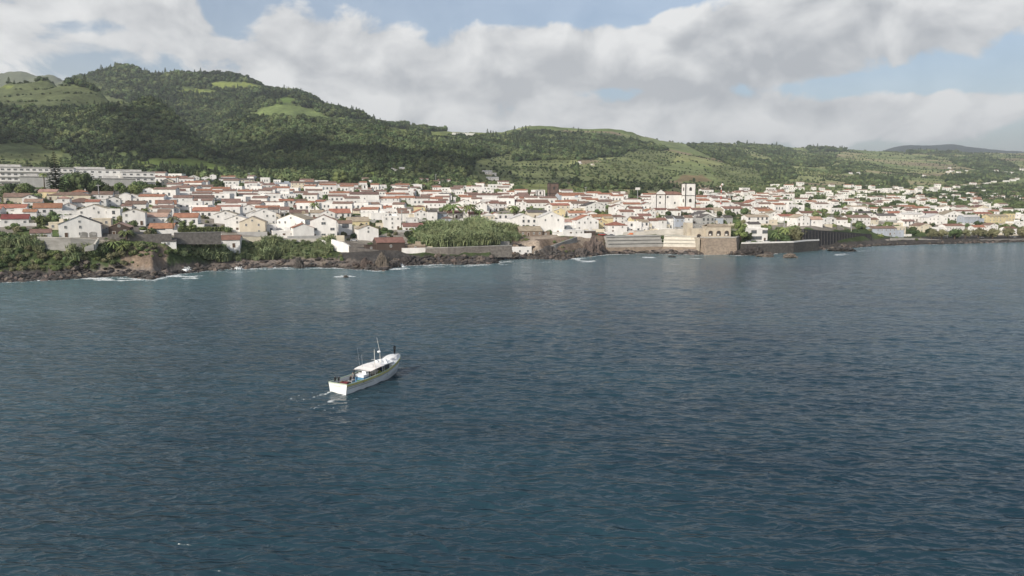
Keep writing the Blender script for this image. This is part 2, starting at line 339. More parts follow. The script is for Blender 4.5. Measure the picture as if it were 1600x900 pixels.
# ---------------------------------------------------------------- what grows where (photo survey polygons projected on the ground)
FIELDS = [  # polygon, colour
 ([(-900, 120), (0, 132), (80, 127), (130, 137), (205, 162), (205, 169), (120, 168), (0, 168), (-900, 170)], (.105, .125, .058)),
 ([(-900, 130), (0, 133), (25, 133), (20, 138), (-900, 140)], (.2, .24, .07)),
 ([(325, 131), (345, 127), (380, 128), (415, 136), (400, 140), (360, 137), (330, 138)], (.21, .25, .07)),
 ([(272, 143), (290, 138), (325, 140), (345, 146), (320, 148), (285, 146)], (.19, .23, .07)),
 ([(372, 187), (415, 167), (445, 163), (490, 171), (508, 181), (540, 184), (540, 191), (480, 188), (430, 184)], (.16, .205, .075)),
 ([(427, 155), (450, 152), (475, 156), (455, 163), (430, 162)], (.13, .19, .05)),
 ([(200, 259), (235, 247), (300, 247), (358, 263), (362, 276), (300, 269), (230, 265)], (.15, .20, .055)),
 ([(562, 284), (566, 270), (585, 269), (602, 283)], (.15, .20, .055)),
 ([(538, 186), (600, 188), (600, 192), (545, 192)], (.15, .20, .055)),
 ([(596, 196), (640, 203), (640, 213), (612, 209)], (.17, .20, .06)),
 ([(655, 206), (700, 205), (800, 207), (800, 212), (760, 215), (680, 216)], (.16, .19, .06)),
 ([(812, 201), (870, 193), (985, 195), (1010, 214), (960, 206), (880, 203), (840, 205)], (.13, .17, .055)),
 ([(955, 211), (1040, 220), (1100, 231), (1132, 246), (1105, 246), (1020, 228), (960, 218)], (.165, .20, .08)),
 ([(798, 284), (880, 284), (918, 297), (905, 301), (800, 301)], (.17, .19, .07)),
 ([(1055, 284), (1065, 273), (1098, 274), (1112, 284)], (.19, .15, .08)),
 ([(1100, 262), (1140, 258), (1190, 285), (1190, 297), (1140, 292)], (.15, .19, .06)),
 ([(1180, 228), (1900, 235), (1900, 300), (1500, 297), (1340, 297), (1240, 300), (1200, 285), (1240, 262), (1190, 240)], None),   # patchwork
 ([(395, 296), (590, 297), (590, 312), (395, 312)], (.10, .13, .045)),
 ([(-900, 225), (30, 225), (110, 240), (120, 252), (-900, 256)], (.095, .12, .055)),
]
TERRACES = [[(765, 292), (775, 262), (800, 252), (890, 250), (905, 285)], [(905, 292), (900, 262), (960, 246), (1010, 248), (1050, 275), (1040, 296)], [(1110, 258), (1180, 262), (1200, 290), (1190, 300), (1125, 297)],
            [(1000, 232), (1060, 240), (1045, 262), (960, 246)], [(-900, 236), (100, 240), (100, 262), (-900, 266)], [(740, 250), (800, 240), (800, 285), (740, 285)]]
GROVES = [[(1075, 228), (1140, 226), (1180, 250), (1240, 262), (1235, 272), (1190, 268), (1150, 262), (1110, 245)], [(1150, 225), (1200, 226), (1235, 235), (1245, 246), (1215, 250), (1185, 240)], [(1205, 246), (1300, 243), (1312, 255), (1270, 262), (1215, 256)],
          [(1320, 281), (1345, 275), (1410, 280), (1420, 293), (1380, 297), (1330, 294)], [(1482, 250), (1540, 246), (1592, 262), (1590, 268), (1540, 267), (1500, 260)], [(1410, 232), (1500, 234), (1500, 240), (1420, 240)], [(1150, 275), (1200, 262), (1240, 270), (1245, 280), (1180, 292)],
          [(1260, 231), (1330, 232), (1310, 238), (1265, 237)], [(1470, 276), (1570, 272), (1580, 282), (1480, 288)], [(1500, 292), (1600, 292), (1700, 310), (1600, 330), (1540, 318)], [(1290, 262), (1345, 258), (1350, 268), (1300, 272)]]
PAL = [(.24, .255, .11), (.19, .225, .09), (.30, .27, .15), (.14, .18, .07), (.25, .27, .12), (.23, .19, .12), (.17, .20, .085)]
def voro(X, Y, cell, seed):
    gx = X / cell; gy = Y / (cell * .8); ix = np.floor(gx); iy = np.floor(gy)
    d1 = np.full(X.shape, 1e9); d2 = d1.copy(); idv = np.zeros(X.shape)
    for a in (-1, 0, 1):
        for b in (-1, 0, 1):
            cx = ix + a; cy = iy + b; hx = _hash(cx, cy, seed); hy = _hash(cx, cy, seed + 1)
            d = np.abs(gx - cx - hx) * 1.0 + np.abs(gy - cy - hy) * 1.0
            hid = _hash(cx, cy, seed + 2); n1 = d < d1
            d2 = np.where(n1, d1, np.minimum(d2, d)); idv = np.where(n1, hid, idv); d1 = np.where(n1, d, d1)
    return idv, (d2 - d1) * cell
def classify(X, Y, z):
    """returns colour (n,3) and tree probability"""
    px, py = proj(X, Y, z); w = 4 * (fbm(X / 90, Y / 90, 2, 77) - .5)
    qx = px + w * 2; qy = py + w * .8
    tree = np.zeros(X.shape); col = np.zeros(X.shape + (3,))
    u = X / Y; dsh = Y - shoreY(u)
    nz = fbm(X / 40, Y / 40, 3, 12)[..., None]
    hill = Y > 820
    col[:] = np.array((.07, .095, .038)) + nz * np.array((.05, .055, .022))
    WOODR = [(560, 180), (650, 199), (760, 209), (830, 207), (905, 212), (1010, 224), (1045, 234), (985, 243), (900, 250), (800, 255), (770, 270), (735, 300), (560, 310)]; DARKR = [(885, 262), (925, 258), (945, 275), (1050, 290), (1040, 303), (905, 303)]
    forest = hill & ((qy < 296) | (Y > 1250)) & ((px < 640) | inpoly(qx, qy, WOODR) | inpoly(qx, qy, DARKR))
    idv, edge = voro(X, Y, 170, 40)
    patch = np.array(PAL)[(idv * 6.99).astype(int)]
    rightside = (px > 640) & (Y > 1000) & ~forest
    openr = rightside
    tree = np.where(forest, 1.0, tree)
    # right patchwork
    hedge = (edge < 7)
    mask = openr
    col[mask] = patch[mask] * (0.85 + .3 * nz[mask]); tree = np.where(mask, np.where(hedge, .9, .04 + .8 * (fbm(X / 150, Y / 420, 3, 54) > .63)), tree)
    isf = np.zeros(X.shape, bool)
    for poly, c in FIELDS:
        k = inpoly(qx, qy, poly) & (Y > 560)
        if c is None: continue
        col[k] = np.array(c) * (0.8 + .4 * nz[k]); tree = np.where(k, 0, tree); isf |= k
    # field boundaries on the left hill
    k = inpoly(px, py, FIELDS[0][0]) & (Y > 900)
    zz = np.abs(((z - X * .05) / 24.0) % 1.0 - .5) < .06
    tree = np.where(k & zz, .93, tree); col[Y > 7000] = (.025, .038, .03); fl = (Y > 3400) & (px < 400); col[fl] = np.array((.11, .125, .065)); tree = np.where(fl | (Y > 5200), 0, tree)
    for g in GROVES:
        k = inpoly(qx, qy, g) & (Y > 900); tree = np.where(k, 1.0, tree); col[k] = (.04, .055, .025)
    ter = np.zeros(X.shape, bool)
    for g in TERRACES: ter |= inpoly(qx, qy, g) & (Y > 700)
    rows = (np.abs((z / 7.0 + .5 * fbm(X / 120, Y / 120, 2, 3)) % 1.0 - .5) < .16)
    col[ter] = np.array((.15, .17, .075)) * (0.75 + .5 * nz[ter]); tree = np.where(ter, np.where(rows, .8, .10), tree)
    # town ground
    town = (Y < 900) & (dsh > 0) & (Y < np.interp(px, [-600, 0, 200, 600, 1000, 1400, 1600, 2300], [640, 640, 740, 860, 930, 1300, 1500, 1800]))
    g = fbm(X / 22, Y / 22, 3, 61)
    tc = np.where((g > .54)[..., None], np.array((.07, .10, .035)), np.array((.22, .20, .17)))
    col[town] = tc[town] * (0.8 + .4 * nz[town])
    # coast
    coast = dsh < 60
    low = (z < 3.4) & coast
    c0 = np.array((.05, .045, .04)) + nz * .03
    pebble = (((px > 150) & (px < 262)) | ((px > 330) & (px < 560)) | ((px > 940) & (px < 1090)))
    c0 = np.where(pebble[..., None], np.array((.17, .145, .125)) * (.7 + .6 * nz), c0)
    col[low] = c0[low]
    wet = (z < 0.7) & coast; col[wet] = (.045, .04, .035)
    cliff = coast & (z >= 3.4) & (z < np.interp(px, [0, 260, 500, 640, 850, 950], [14.5, 12, 11, 6, 11, 11]))
    dirt = ((px > 188) & (px < 262)) | ((px > 800) & (px < 955)); cc_rock = ((px > 530) & (px < 640))
    cc = np.where((dirt & ((px > 300) | (nz[..., 0] > .5)))[..., None], np.array((.165, .128, .098)) * (.55 + .9 * nz), np.array((.05, .07, .03)) * (.7 + .6 * nz))
    cc = np.where(cc_rock[..., None], np.array((.085, .08, .075)) * (.6 + .8 * nz), cc)
    col[cliff] = cc[cliff]
    ramp = (px > 800) & (px < 955) & (z > 3) & coast & (Y < 436); k = ramp & (nz[..., 0] > .5); col[k] = (.27, .225, .18)
    return col, tree, isf | ter, town
def build_terrain():
    ny, nu = HG.shape; X = UG[None, :] * YG[:, None]; Y = np.repeat(YG[:, None], nu, 1)
    co = np.stack([X, Y, HG], -1).reshape(-1, 3)
    idx = np.arange(ny * nu).reshape(ny, nu)
    q = np.stack([idx[:-1, :-1], idx[:-1, 1:], idx[1:, 1:], idx[1:, :-1]], -1).reshape(-1, 4)
    keep = co[q][:, :, 2].max(1) > -4.5
    q = q[keep]
    me = bpy.data.meshes.new('hillside_terrain'); me.vertices.add(len(co)); me.vertices.foreach_set('co', co.astype(np.float32).ravel())
    me.loops.add(q.size); me.loops.foreach_set('vertex_index', q.ravel().astype(np.int32))
    me.polygons.add(len(q)); me.polygons.foreach_set('loop_start', (np.arange(len(q)) * 4).astype(np.int32)); me.polygons.foreach_set('loop_total', np.full(len(q), 4, np.int32))
    me.update(calc_edges=True); me.polygons.foreach_set('use_smooth', np.ones(len(q), bool))
    col, tree, f, t = classify(X, Y, HG)
    ca = me.color_attributes.new('tint', 'FLOAT_COLOR', 'POINT'); c4 = np.ones((ny * nu, 4), np.float32); c4[:, :3] = col.reshape(-1, 3); ca.data.foreach_set('color', c4.ravel())
    m = bpy.data.materials.new('ground_cover'); m.use_nodes = True; N = m.node_tree.nodes; L = m.node_tree.links; b = N['Principled BSDF']; b.inputs['Roughness'].default_value = .95; b.inputs['Specular IOR Level'].default_value = .1
    at_ = N.new('ShaderNodeAttribute'); at_.attribute_name = 'tint'; g = N.new('ShaderNodeNewGeometry')
    last = at_.outputs['Color']
    for s, lo, hi in ((.02, .78, 1.2), (.12, .72, 1.25), (.9, .7, 1.3)):
        ns = N.new('ShaderNodeTexNoise'); ns.inputs['Scale'].default_value = s; ns.inputs['Detail'].default_value = 4; L.new(g.outputs['Position'], ns.inputs['Vector'])
        mr = N.new('ShaderNodeMapRange'); mr.inputs['From Min'].default_value = .3; mr.inputs['From Max'].default_value = .7; mr.inputs['To Min'].default_value = lo; mr.inputs['To Max'].default_value = hi; L.new(ns.outputs['Fac'], mr.inputs['Value'])
        vm = N.new('ShaderNodeVectorMath'); vm.operation = 'SCALE'; L.new(last, vm.inputs[0]); L.new(mr.outputs[0], vm.inputs['Scale']); last = vm.outputs[0]
    L.new(last, b.inputs['Base Color'])
    bn = N.new('ShaderNodeTexNoise'); bn.inputs['Scale'].default_value = .5; bn.inputs['Detail'].default_value = 6; L.new(g.outputs['Position'], bn.inputs['Vector'])
    bp = N.new('ShaderNodeBump'); bp.inputs['Strength'].default_value = .6; bp.inputs['Distance'].default_value = 1.0; L.new(bn.outputs['Fac'], bp.inputs['Height']); L.new(bp.outputs[0], b.inputs['Normal'])
    me.materials.append(m)
    tag(link('hills', me), 'green volcanic hills and coastal slope rising behind the town', kind='structure')
build_terrain()

# ---------------------------------------------------------------- sea
BOAT = (-29.3, 115.5); BOWP = (-21.4, 130.8)
def build_sea():
    pxs = np.concatenate([[-9000, -4000, -2000, -1000, -500], np.arange(-280, 1881, 3.0), [2100, 2600, 3600, 5600, 10600]]); u = (pxs - 800) / FPX
    pys = np.concatenate([np.arange(1010, 369, -.72)])
    t = (450 - pys) / FPX; Yr = -CAM_H / ((t * CP - SP) / (CP + t * SP))
    Yr = np.concatenate([[-3000, -1000, -300, -100, -20, 20, 35], Yr, [700, 900, 1400, 3000, 8000, 20000]]); Yr = np.sort(Yr)
    W = np.where(Yr > 50, Yr, 50 + (50 - Yr) * .6)
    X = u[None, :] * W[:, None]; Y = np.repeat(Yr[:, None], len(u), 1)
    sx = np.gradient(u)[None, :] * W[:, None]; sy = np.gradient(Yr)[:, None] + 0 * X
    sp = np.maximum(sx, sy * .8).astype(np.float32)
    Xf = X.astype(np.float32); Yf = Y.astype(np.float32); Z = np.zeros_like(Xf); DX = np.zeros_like(Xf); DY = np.zeros_like(Xf)
    rg = np.random.default_rng(5); n = 110
    lam = np.exp(rg.uniform(math.log(.7), math.log(9), n)); ang = math.radians(262) + rg.normal(0, .42, n)
    lam = np.concatenate([lam, np.exp(rg.uniform(math.log(11), math.log(34), 14))]); ang = np.concatenate([ang, math.radians(256) + rg.normal(0, .3, 14)])
    gust = np.clip(.5 + .95 * fbm(X / 70, Y / 45, 3, 91), .5, 1.02).astype(np.float32)
    for l, a in zip(lam, ang):
        st = .028 * (1.0 if l < 2.2 else (2.2 / l) ** .9) * (1.0 if l > 1.2 else (l / 1.2) ** .5) * (1.35 if l > 10.9 else 1)
        k = 2 * math.pi / l; amp = st / k
        w = np.clip((l / sp - 2.2) / 2.0, 0, 1).astype(np.float32) * (gust if l < 9 else 1)
        ph = (k * math.cos(a) * Xf + k * math.sin(a) * Yf + rg.uniform(0, 6.28)).astype(np.float32)
        s, c = np.sin(ph), np.cos(ph); Z += w * amp * c; DX -= w * amp * math.cos(a) * s * 1.05; DY -= w * amp * math.sin(a) * s * 1.05
    d = shoreY(np.clip(X / np.maximum(Y, 1), -1.28, 1.28)) - Y
    near = np.clip(d / 25, .25, 1); Z = Z * near
    co = np.stack([X + DX, Y + DY, Z], -1).reshape(-1, 3)
    # turbid shallows and foam
    px, py = proj(X, np.maximum(Y, 1), 0 * X)
    nn = fbm(X / 60, Y / 40, 4, 15)
    shallow = np.clip(.30 * np.exp(-np.maximum(d, 0) / 190) + .75 * np.clip(1 - (d - 5) / (120 * (.5 + nn)), 0, 1) ** 1.2, 0, 1) * np.interp(px, [-500, 700, 1000, 1700], [1, .9, .75, .8])
    fo = np.zeros_like(X); n2 = fbm(X / 7, Y / 3.5, 3, 44)
    surge = fbm(px / 38, px * 0, 3, 2)
    fo = np.maximum(fo, np.clip(1.25 - np.abs(d - 1.5) / (3.4 + 12 * np.clip(surge - .34, 0, 1) * 2.2), 0, 1) * (.45 + 1.0 * n2) * (d > -12))
    spots = [(185, 436, 62, 3.0, 1), (285, 432, 34, 2.6, 1), (235, 438, 30, 2, .8), (370, 424, 40, 2, .7), (460, 419, 70, 2, .8), (539, 432, 17, 1.8, 1), (618, 420, 26, 2.5, 1), (670, 417, 30, 1.5, .8), (720, 414, 40, 2.2, .9), (785, 408, 18, 4, .85), (912, 407, 22, 2.6, 1),
             (1018, 402, 14, 1.3, 1), (1088, 404, 10, 1.5, 1), (1122, 397.5, 16, 1.6, .9), (1315, 398, 12, 1.2, .9), (1350, 392, 24, 1.0, .8), (1228, 402, 26, 1.2, .6), (1500, 382, 60, .8, .5), (860, 409, 30, 1.4, .6)]
    for (x, y, rx, ry, w) in spots:
        fo = np.maximum(fo, w * np.clip((1.8 - ((px - x) / rx) ** 2 - ((py - y + 2 * (surge - .5)) / (ry * 1.45)) ** 2) * np.clip((n2 - .33) * 3.2, 0, 1.25), 0, 1.1))
    # boat wake: world frame
    hx, hy = BOWP[0] - BOAT[0], BOWP[1] - BOAT[1]; hl = math.hypot(hx, hy); hx /= hl; hy /= hl
    a = (X - BOAT[0]) * hx + (Y - BOAT[1]) * hy; b = (X - BOAT[0]) * hy - (Y - BOAT[1]) * hx
    wk = np.exp(-((np.abs(b) - (1.5 + .16 * np.abs(a))) / (.6 + .06 * np.abs(a))) ** 2) * np.exp(a / 16) * (a < 0) * 1.0
    wk = np.maximum(wk, np.exp(-(b / 1.6) ** 2) * np.exp(a / 3.5) * (a < .4) * .9)
    wk = np.maximum(wk, .62 * np.exp(-(((a + 1) / 7) ** 2 + ((b - 5.2) / 2.2) ** 2)))
    wk = np.maximum(wk, .62 * np.exp(-(((a - 11) / 4) ** 2 + ((b - 2.9) / .6) ** 2)))
    wk = np.maximum(wk, .58 * np.exp(-(((a + 9) / 9) ** 2 + ((b - 4) / 4) ** 2))); wk = np.maximum(wk, .75 * np.exp(-((b + 2.2 + .05 * a) / 1.3) ** 2) * np.exp(a / 14) * (a < 0))
    wk = np.maximum(wk, .66 * np.exp(-(((a + 4) / 6) ** 2 + ((b + 4.6) / 1.5) ** 2)))
    fo = np.maximum(fo, wk * (Y > 60)); fo = np.where(fo < .14, 0, fo)
    ny, nu = X.shape; idx = np.arange(ny * nu).reshape(ny, nu)
    q = np.stack([idx[:-1, :-1], idx[:-1, 1:], idx[1:, 1:], idx[1:, :-1]], -1).reshape(-1, 4)
    me = bpy.data.meshes.new('sea'); me.vertices.add(len(co)); me.vertices.foreach_set('co', co.astype(np.float32).ravel())
    me.loops.add(q.size); me.loops.foreach_set('vertex_index', q.ravel().astype(np.int32))
    me.polygons.add(len(q)); me.polygons.foreach_set('loop_start', (np.arange(len(q)) * 4).astype(np.int32)); me.polygons.foreach_set('loop_total', np.full(len(q), 4, np.int32))
    me.update(calc_edges=True); me.polygons.foreach_set('use_smooth', np.ones(len(q), bool))
    for nm, arr in (('shallow', shallow), ('foam', fo)):
        at_ = me.attributes.new(nm, 'FLOAT', 'POINT'); at_.data.foreach_set('value', arr.astype(np.float32).ravel())
    m = bpy.data.materials.new('sea_water'); m.use_nodes = True; N = m.node_tree.nodes; L = m.node_tree.links; b = N['Principled BSDF']
    def attr(nm): o = N.new('ShaderNodeAttribute'); o.attribute_name = nm; return o.outputs['Fac']
    g = N.new('ShaderNodeNewGeometry')
    def noise(scale, st=(1, 1, 1), det=3, ro=.55, dist=0):
        mp = N.new('ShaderNodeMapping'); mp.inputs['Scale'].default_value = st; L.new(g.outputs['Position'], mp.inputs['Vector'])
        o = N.new('ShaderNodeTexNoise'); o.inputs['Scale'].default_value = scale; o.inputs['Detail'].default_value = det; o.inputs['Roughness'].default_value = ro; o.inputs['Distortion'].default_value = dist; L.new(mp.outputs[0], o.inputs['Vector']); return o.outputs['Fac']
    def mixc(f, a, c):
        o = N.new('ShaderNodeMix'); o.data_type = 'RGBA'
        L.new(f, o.inputs['Factor'])
        for nm, v in (('A', a), ('B', c)):
            if isinstance(v, tuple): o.inputs[nm].default_value = (*v, 1)
            else: L.new(v, o.inputs[nm])
        return o.outputs['Result']
    def rng_(v, a, c, d=0., e=1.):
        o = N.new('ShaderNodeMapRange'); L.new(v, o.inputs['Value']); o.inputs['From Min'].default_value = a; o.inputs['From Max'].default_value = c; o.inputs['To Min'].default_value = d; o.inputs['To Max'].default_value = e; return o.outputs[0]
    deep = mixc(rng_(noise(.014, (1, 1.6, 1), 4), .38, .62), (.004, .019, .032), (.010, .035, .050))
    c = mixc(attr('shallow'), deep, (.10, .175, .19))
    fm = N.new('ShaderNodeMath'); fm.operation = 'MULTIPLY_ADD'; L.new(noise(1.1, (1, .7, 1), 8, .68, .6), fm.inputs[0]); fm.inputs[1].default_value = 2.6; fm.inputs[2].default_value = -1.85
    fa = N.new('ShaderNodeMath'); fa.operation = 'ADD'; L.new(fm.outputs[0], fa.inputs[0]); L.new(attr('foam'), fa.inputs[1])
    fmask = rng_(fa.outputs[0], .24, .6)
    gt = N.new('ShaderNodeMath'); gt.operation = 'MULTIPLY'; gt.use_clamp = True; L.new(attr('foam'), gt.inputs[0]); gt.inputs[1].default_value = 9.0; gm = N.new('ShaderNodeMath'); gm.operation = 'MULTIPLY'; L.new(gt.outputs[0], gm.inputs[0]); L.new(fmask, gm.inputs[1]); fmask = gm.outputs[0]
    c = mixc(fmask, c, (.72, .75, .74)); L.new(c, b.inputs['Base Color'])
    L.new(rng_(fmask, 0, 1, .15, .8), b.inputs['Roughness']); b.inputs['IOR'].default_value = 1.333
    ad = N.new('ShaderNodeMath'); ad.operation = 'ADD'
    def ridged(v, k):
        a = N.new('ShaderNodeMath'); a.operation = 'MULTIPLY_ADD'; L.new(v, a.inputs[0]); a.inputs[1].default_value = 2.0; a.inputs[2].default_value = -1.0
        c_ = N.new('ShaderNodeMath'); c_.operation = 'ABSOLUTE'; L.new(a.outputs[0], c_.inputs[0]); d_ = N.new('ShaderNodeMath'); d_.operation = 'MULTIPLY'; L.new(c_.outputs[0], d_.inputs[0]); d_.inputs[1].default_value = -k; return d_.outputs[0]
    w1a = ridged(noise(.36, (.5, 1.4, 1), 2, .42, .7), 1.7); w1b = ridged(noise(.9, (.55, 1.5, 1), 2, .45, .8), .42)
    w1n = N.new('ShaderNodeMath'); w1n.operation = 'ADD'; L.new(w1a, w1n.inputs[0]); L.new(w1b, w1n.inputs[1]); w1 = w1n.outputs[0]; w2 = rng_(noise(2.6, (1, 1.5, 1), 4, .6, .3), 0, 1, 0, .05)
    L.new(w1, ad.inputs[0]); L.new(w2, ad.inputs[1])
    bp = N.new('ShaderNodeBump'); bp.inputs['Strength'].default_value = 1.0; bp.inputs['Distance'].default_value = .24; L.new(ad.outputs[0], bp.inputs['Height']); L.new(bp.outputs[0], b.inputs['Normal'])
    me.materials.append(m)
    tag(link('sea', me), 'dark blue rippled sea with foam along the rocks', kind='structure')
build_sea()

def build_haze():
    b = MB(); b.box(-13000, 15500, -260, 13900, -18, 1010)
    m = bpy.data.materials.new('haze_air'); m.use_nodes = True; N = m.node_tree.nodes; N.clear(); o = N.new('ShaderNodeOutputMaterial'); v = N.new('ShaderNodeVolumePrincipled')
    v.inputs['Density'].default_value = 7.4e-5; v.inputs['Color'].default_value = (.88, .94, 1.0, 1); v.inputs['Anisotropy'].default_value = .2; m.node_tree.links.new(v.outputs[0], o.inputs['Volume'])
    m.cycles.homogeneous_volume = True if hasattr(m.cycles, 'homogeneous_volume') else None
    tag(b.build('haze', m), 'thin pale sea haze over the bay', kind='stuff')
try: build_haze()
except Exception as e: print('haze', e); raise

# ---------------------------------------------------------------- scattered vegetation
def leafy(name, seed, mats, n=230, rx=1.0, rz=.95, core=.78, leaf=.26, lift=1.0, lumps=6):
    r = random.Random(seed); b = MB(); 
    bm = bmesh.new(); bmesh.ops.create_icosphere(bm, subdivisions=2, radius=1)
    L = [Vector((r.gauss(0, 1), r.gauss(0, 1), r.gauss(.2, .8))).normalized() for _ in range(lumps)]
    def rad(d): return core * (0.72 + .38 * max(max(0, d.dot(l)) ** 3 for l in L))
    for v in bm.verts:
        d = v.co.normalized(); q = rad(d) * (1 + r.uniform(-.07, .07)); v.co = Vector((d.x * q * rx, d.y * q * rx, d.z * q * rz + lift * .8))
    off = {v: i for i, v in enumerate(bm.verts)}; b.v = [tuple(v.co) for v in bm.verts]; b.f = [tuple(off[v] for v in f.verts) for f in bm.faces]; b.m = [0] * len(b.f); bm.free()
    for _ in range(n):
        d = Vector((r.gauss(0, 1), r.gauss(0, 1), r.gauss(.25, .9))).normalized(); q = rad(d) * r.uniform(.92, 1.28)
        c = Vector((d.x * q * rx, d.y * q * rx, d.z * q * rz + lift * .8)); a = (d + Vector((r.uniform(-1, 1), r.uniform(-1, 1), r.uniform(-.6, 1)))).normalized()
        t = a.orthogonal().normalized(); t.rotate(Matrix.Rotation(r.uniform(0, 6.28), 3, a)); w = a.cross(t); s = leaf * r.uniform(.5, 1.1)
        b.quad(c + t * s, c + w * s * .7, c - t * s, c - w * s * .7)
    return b.mesh(name, mats)
def conifer_mesh(name, seed, mats, tiers=7):
    r = random.Random(seed); b = MB()
    for k in range(tiers):
        z = .25 + 2.3 * k / tiers; R0 = .75 * (1 - k / tiers) ** .8 + .08
        for q in range(9):
            a = q * .698 + k * .5 + r.uniform(-.2, .2); rr = R0 * r.uniform(.75, 1.15); w = .22
            b.quad((0, 0, z + .38), (math.cos(a - w) * rr, math.sin(a - w) * rr, z - .06), (math.cos(a) * rr * 1.12, math.sin(a) * rr * 1.12, z - .12), (math.cos(a + w) * rr, math.sin(a + w) * rr, z - .03))
    return b.mesh(name, mats)
M_leaf = mat('leaf_dark', (.058, .086, .038), .8, col2=(.115, .145, .062), vscale=2.2, stand=.52, obj_rand=.4, spec=.15)
M_leafb = mat('leaf_bright', (.105, .15, .05), .75, col2=(.165, .20, .08), vscale=2.5, obj_rand=.3, spec=.2)
M_leafg = mat('leaf_grey', (.13, .14, .075), .8, col2=(.19, .185, .105), vscale=2.5, obj_rand=.25, spec=.15)
M_conif = mat('conifer_needles', (.034, .052, .027), .85, col2=(.055, .075, .035), vscale=2, obj_rand=.3, spec=.1)
M_cane = mat('cane_leaf', (.13, .175, .085), .7, col2=(.23, .265, .14), vscale=3, obj_rand=.25, spec=.25)
M_bark = mat('bark', (.11, .085, .065), .9, var=.4, vscale=3, bump=.5)
PROTO = {}
def proto_collection(key, meshes):
    c = bpy.data.collections.new('proto_' + key)
    for i, me in enumerate(meshes):
        o = bpy.data.objects.new('proto_%s_%d' % (key, i), me); c.objects.link(o)
    PROTO[key] = (c, len(meshes)); return c
proto_collection('broad', [leafy('crown_mesh', 100 + i, M_leaf, 170, rz=.85 + .1 * (i % 3)) for i in range(6)] + [conifer_mesh('conifer_mesh', 9, M_conif), conifer_mesh('conifer_mesh', 10, M_conif, 6)])
proto_collection('bush', [leafy('bush_mesh', 200 + i, M_leafb if i % 2 else M_leafg, 260, rz=.7, lift=.45, leaf=.2) for i in range(4)] + [leafy('bush_mesh', 230 + i, M_leaf, 240, rz=.8, lift=.5, leaf=.2) for i in range(2)])
def cane_mesh(name, seed):
    r = random.Random(seed); b = MB()
    for _ in range(70):
        a = r.uniform(0, 6.28); rr = r.uniform(0, .8); x, y = math.cos(a) * rr, math.sin(a) * rr; h = r.uniform(.7, 1.35); lx, ly = r.gauss(0, .22), r.gauss(0, .22); w = .05; t = r.uniform(0, 3.14); wx, wy = math.cos(t) * w, math.sin(t) * w
        b.quad((x - wx, y - wy, 0), (x + wx, y + wy, 0), (x + lx * .5 + wx, y + ly * .5 + wy, h * .7), (x + lx * .5 - wx, y + ly * .5 - wy, h * .7))
        b.quad((x + lx * .5 - wx * 1.6, y + ly * .5 - wy * 1.6, h * .6), (x + lx * .5 + wx * 1.6, y + ly * .5 + wy * 1.6, h * .6), (x + lx * 1.6, y + ly * 1.6, h))
        for _ in range(2):
            q = r.uniform(.35, .9); e = r.uniform(0, 6.28); d = .32
            b.quad((x + lx * q, y + ly * q, h * q - .03), (x + lx * q + math.cos(e) * d, y + ly * q + math.sin(e) * d, h * q + .12), (x + lx * q, y + ly * q, h * q + .06))
    return b.mesh(name, M_cane)
proto_collection('cane', [cane_mesh('cane_mesh', 300 + i) for i in range(4)])
def scatter(name, pts, scale, key, label, cat=None, kpick=None, sz=None, seed=1):
    pts = np.asarray(pts, np.float32); n = len(pts); col, nk = PROTO[key]; rg = np.random.default_rng(seed)
    me = bpy.data.meshes.new(name); me.vertices.add(n); me.vertices.foreach_set('co', pts.ravel())
    if np.ndim(scale) == 1: scale = np.stack([scale, scale, scale if sz is None else sz], -1)
    a = me.attributes.new('sc', 'FLOAT_VECTOR', 'POINT'); a.data.foreach_set('vector', np.asarray(scale, np.float32).ravel())
    rot = np.zeros((n, 3), np.float32); rot[:, 2] = rg.uniform(0, 6.28, n); a = me.attributes.new('ro', 'FLOAT_VECTOR', 'POINT'); a.data.foreach_set('vector', rot.ravel())
    k = rg.integers(0, nk, n) if kpick is None else kpick; a = me.attributes.new('pk', 'INT', 'POINT'); a.data.foreach_set('value', k.astype(np.int32))
    o = link(name, me)
    ng = bpy.data.node_groups.new('scatter_' + name, 'GeometryNodeTree'); ng.interface.new_socket('Geometry', in_out='INPUT', socket_type='NodeSocketGeometry'); ng.interface.new_socket('Geometry', in_out='OUTPUT', socket_type='NodeSocketGeometry')
    N = ng.nodes; L = ng.links; gi = N.new('NodeGroupInput'); go = N.new('NodeGroupOutput'); ip = N.new('GeometryNodeInstanceOnPoints'); ci = N.new('GeometryNodeCollectionInfo')
    ci.inputs['Collection'].default_value = col; ci.inputs['Separate Children'].default_value = True; ci.inputs['Reset Children'].default_value = True
    def na(nm, t): x = N.new('GeometryNodeInputNamedAttribute'); x.data_type = t; x.inputs['Name'].default_value = nm; return x.outputs['Attribute']
    L.new(gi.outputs[0], ip.inputs['Points']); L.new(ci.outputs[0], ip.inputs['Instance']); ip.inputs['Pick Instance'].default_value = True
    L.new(na('pk', 'INT'), ip.inputs['Instance Index']); L.new(na('ro', 'FLOAT_VECTOR'), ip.inputs['Rotation']); L.new(na('sc', 'FLOAT_VECTOR'), ip.inputs['Scale']); L.new(ip.outputs[0], go.inputs[0])
    md = o.modifiers.new('scatter', 'NODES'); md.node_group = ng
    tag(o, label, cat, kind='stuff'); return o
def candidates(y0, y1, umin, umax, sfun, seed):
    """jittered ground points with spacing sfun(Y)"""
    rg = np.random.default_rng(seed); out = []; Y = y0
    while Y < y1:
        s = sfun(Y); n = int((umax - umin) * Y / s); u = umin + (np.arange(n) + rg.uniform(0, 1, n)) * (s / Y); yy = Y + rg.uniform(-.5, .5, n) * s; out.append(np.stack([u * yy, yy], -1)); Y += s * .9
    return np.concatenate(out)
